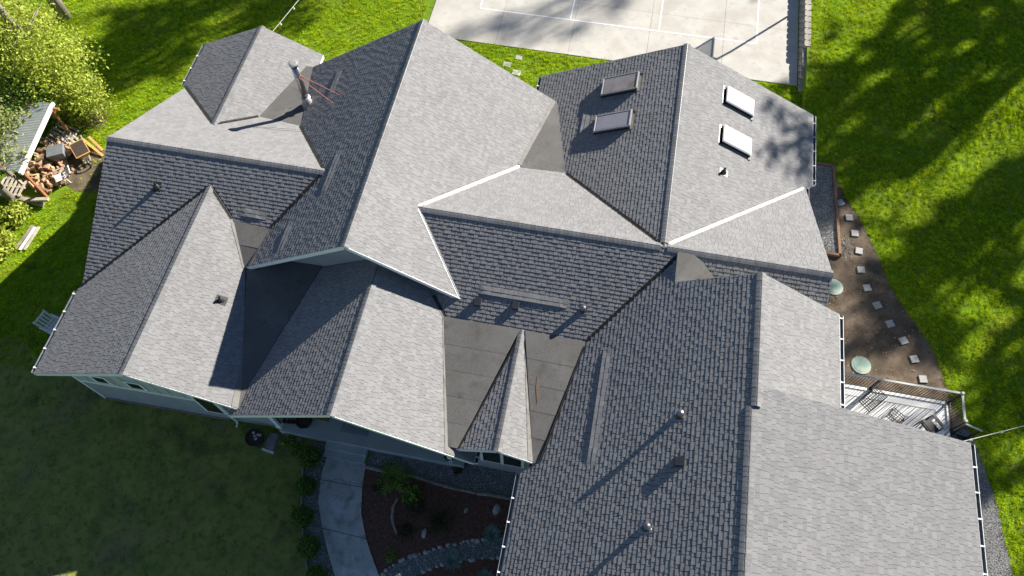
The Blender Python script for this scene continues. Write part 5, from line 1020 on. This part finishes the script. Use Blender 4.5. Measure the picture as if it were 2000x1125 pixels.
SHR = [(15.6, 8.5, 3.9, 0.8), (14.8, 8.3, 4.3, 0.6), (16.0, 7.3, 3.7, 0.7), (14.6, 6.7, 4.4, 0.5), (14.1, 5.7, 4.7, 0.4), (15.1, 6.1, 4.1, 0.4), (13.9, 8.8, 4.8, 0.4), (16.1, 6.1, 3.7, 0.4)]
LIT += [(20.0, -3.6, 1.8), (21.5, -3.8, 1.8), (22.5, -3.2, 1.2), (24.3, -5.5, 1.1), (24.6, -7.0, 1.0)]+[(random.uniform(18, 30), random.uniform(-6, 22), random.uniform(.15, .42)) for _ in range(75)]
hd = np.array([SUN.x, SUN.y]); hd /= np.linalg.norm(hd); hp = np.array([-hd[1], hd[0]])
def gaps(P):
    """how far inside an opening of the canopy the sun ray through P passes (1 = not at all)."""
    q = P[:, :2]-TR*P[:, 2:3]; m = np.full(len(P), 9.0)
    for x, y, r in LIT:
        d = q-np.array([x, y]); m = np.minimum(m, ((d@hd)/(1.55*r))**2+((d@hp)/(.8*r))**2)
    return m
def shade_tree(T, zc, per_m2=38, size=.24, lb='tall leafy tree beyond the lawn whose shade dapples the grass'):
    T = [(t[0], t[1], t[2] if len(t) == 4 else 0.0, t[-1]) for t in T]; zs = [zc+random.uniform(-1.5, 2.5) for _ in T]
    cen = [(x+TR[0]*(z-tz), y+TR[1]*(z-tz), z) for (x, y, tz, r), z in zip(T, zs)]
    bx, by = sum(c[0] for c in cen)/len(cen), sum(c[1] for c in cen)/len(cen)
    t = thing('shade_tree', lb, 'tree', (bx, by, 0), group='tall trees beyond the lawn')
    b = MB(); b.tube([(bx, by, -.2), (bx+.2, by, zc*.5), (bx, by, zc+1)], [.38, .26, .1], 8); L = []
    for c, (_, _, _, r) in zip(cen, T):
        b.tube([(bx+.1, by, zc*random.uniform(.5, .85)), ((bx+c[0])/2, (by+c[1])/2, c[2]-1), c], [.13, .08, .02], 5)
        n = int(math.pi*r*r*per_m2/14)+1; d = rng.normal(size=(n, 3)); d /= np.linalg.norm(d, axis=1)[:, None]; d *= (rng.random(n)**.45)[:, None]*np.array([r, r, r*.9])
        L.append(np.repeat(d+np.array(c), 14, axis=0)+rng.normal(size=(n*14, 3))*.26)
    obj('trunk', b, BARK, t, smooth=True); P = np.concatenate(L)
    if T[0][2] == 0: P = P[gaps(P) > rng.uniform(.7, 1.45, len(P))]
    quads('crown', leaf_cards(P, size), LEAFD, t, rng.random(len(P)))
cells = {}
for x in np.arange(16.8, 32.5, 1.75):
    for y in np.arange(-10, 26, 1.75): cells.setdefault((int((x-16.8)//5.3), int((y+10)//7.2)), []).append((x+random.uniform(-.5, .5), y+random.uniform(-.5, .5), random.uniform(1.2, 1.6)))
for k in sorted(cells): shade_tree(cells[k], random.uniform(17, 23))
shade_tree(SHR, 23, 42, .2, lb='tall tree out of view whose soft shade falls on the skylight roof')
shade_tree(SHL[:6], 19, lb='tall tree out of view whose shade crosses the lawn behind the left gable'); shade_tree(SHL[6:12], 18, lb='tall tree out of view whose shade crosses the lawn behind the left gable'); shade_tree(SHL[12:], 20, lb='tall tree out of view whose shade crosses the lawn behind the left gable'); shade_tree(SHC, 33, 27, .2, lb='tall tree out of view whose faint shade falls on the court')

# ================================================================== GRASS
zones_out = [inpoly(dirt_edge[::-1]+[(15.5, 10.1), (15.5, -3), (23.4, -3)]), inpoly(drip), inpoly([(-2.65, 14.74), (16.8, 14.74), (16.8, 30), (-2.65, 30)]), inpoly([(16.8, 14.4), (17.18, 14.4), (17.18, 30), (16.8, 30)]),
             inpoly([(-10.4, -7.1), (-10.4, 8.4), (-5, 8.4), (-5, 7.3), (5, 7.3), (5, 9.1), (15.8, 9.1), (15.8, -7), (7.3, -7)]), inpoly(mulch), inpoly(front_gravel), inpoly(side_strip), inpoly(wl+wr[::-1]),
             inpoly([(-19.5, 1.2), (-16.9, 1.6), (-16.4, 3.0), (-16.6, 3.9), (-17.2, 5.2), (-19.5, 5.2)])]
def lawn_patch(name, x0, x1, y0, y1, dens, m, L, blades=13, wd=.012):
    n = int((x1-x0)*(y1-y0)*dens*.62); P = np.stack([rng.uniform(x0, x1, n), rng.uniform(y0, y1, n)], 1); keep = np.ones(n, bool)
    for f in zones_out: keep &= ~f(P)
    keep &= ~(inpoly(WORN)(P) & (rng.random(n) < .8)); P = P[keep]; n = len(P); N = n*blades; off = rng.normal(size=(N, 2))*.055; B = np.repeat(P, blades, axis=0)+off; z = ground_z(B[:, 0], B[:, 1]); a = np.arctan2(off[:, 1], off[:, 0])+rng.normal(size=N)*.7
    l = np.repeat(L*rng.uniform(.35, 1.5, n), blades)*rng.uniform(.7, 1.2, N)*np.exp(-(off**2).sum(1)/.012); tl = rng.uniform(.2, .9, N)*l
    B3 = np.concatenate([B, z[:, None]-.005], 1); T = B3+np.stack([np.cos(a)*tl, np.sin(a)*tl, l*.85], 1); s = np.stack([-np.sin(a), np.cos(a), np.zeros(N)], 1)*wd*rng.uniform(.7, 1.4, N)[:, None]
    F = np.stack([B3-s, B3+s, T], 1); o = quads(name, F, m, None, np.repeat(rng.random(n), blades)*.75+rng.random(N)*.25); o['kind'] = 'stuff'
lawn_patch('grass', -24, -3, 3, 20, 140, GRASS, .12); lawn_patch('grass', -3, 17, 9, 15, 150, GRASS, .12); lawn_patch('grass', 17, 31, -8, 25, 160, GRASS, .12)
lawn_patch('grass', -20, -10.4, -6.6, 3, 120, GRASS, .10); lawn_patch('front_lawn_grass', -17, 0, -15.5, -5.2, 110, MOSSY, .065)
# dandelions and fallen bits on the lawn
n = 46; C = np.stack([np.concatenate([rng.uniform(19, 28, 34), rng.uniform(-16, -11, 12)]), np.concatenate([rng.uniform(-7, 14, 34), rng.uniform(6, 13, 12)]), np.zeros(n)], 1); ok = np.ones(n, bool)
for f in zones_out: ok &= ~f(C[:, :2])
d0 = None
for x, y, z in C[ok]:
    if d0 is None: b = MB(); b.tube_z((0, 0, 0), [(.004, 0), (.004, .07), (.022, .075), (.018, .09), (.004, .095)], 8); d0 = o = obj('dandelion', b, DAND)
    else: o = d0.copy(); COL.objects.link(o)
    o.location = (x, y, float(ground_z(x, y))); tag(o, 'tiny yellow dandelion flower in the lawn', 'flower', 'dandelions in the lawn')
n = 110; C = np.stack([rng.uniform(-13, -2, n), rng.uniform(-14, -7.3, n), np.full(n, .045)], 1); o = quads('fallen_debris', leaf_cards(C, .028, up=3), PALW, None, None); o['kind'] = 'stuff'
for o in list(bpy.data.objects):
    if 'at' in o: del o['at']
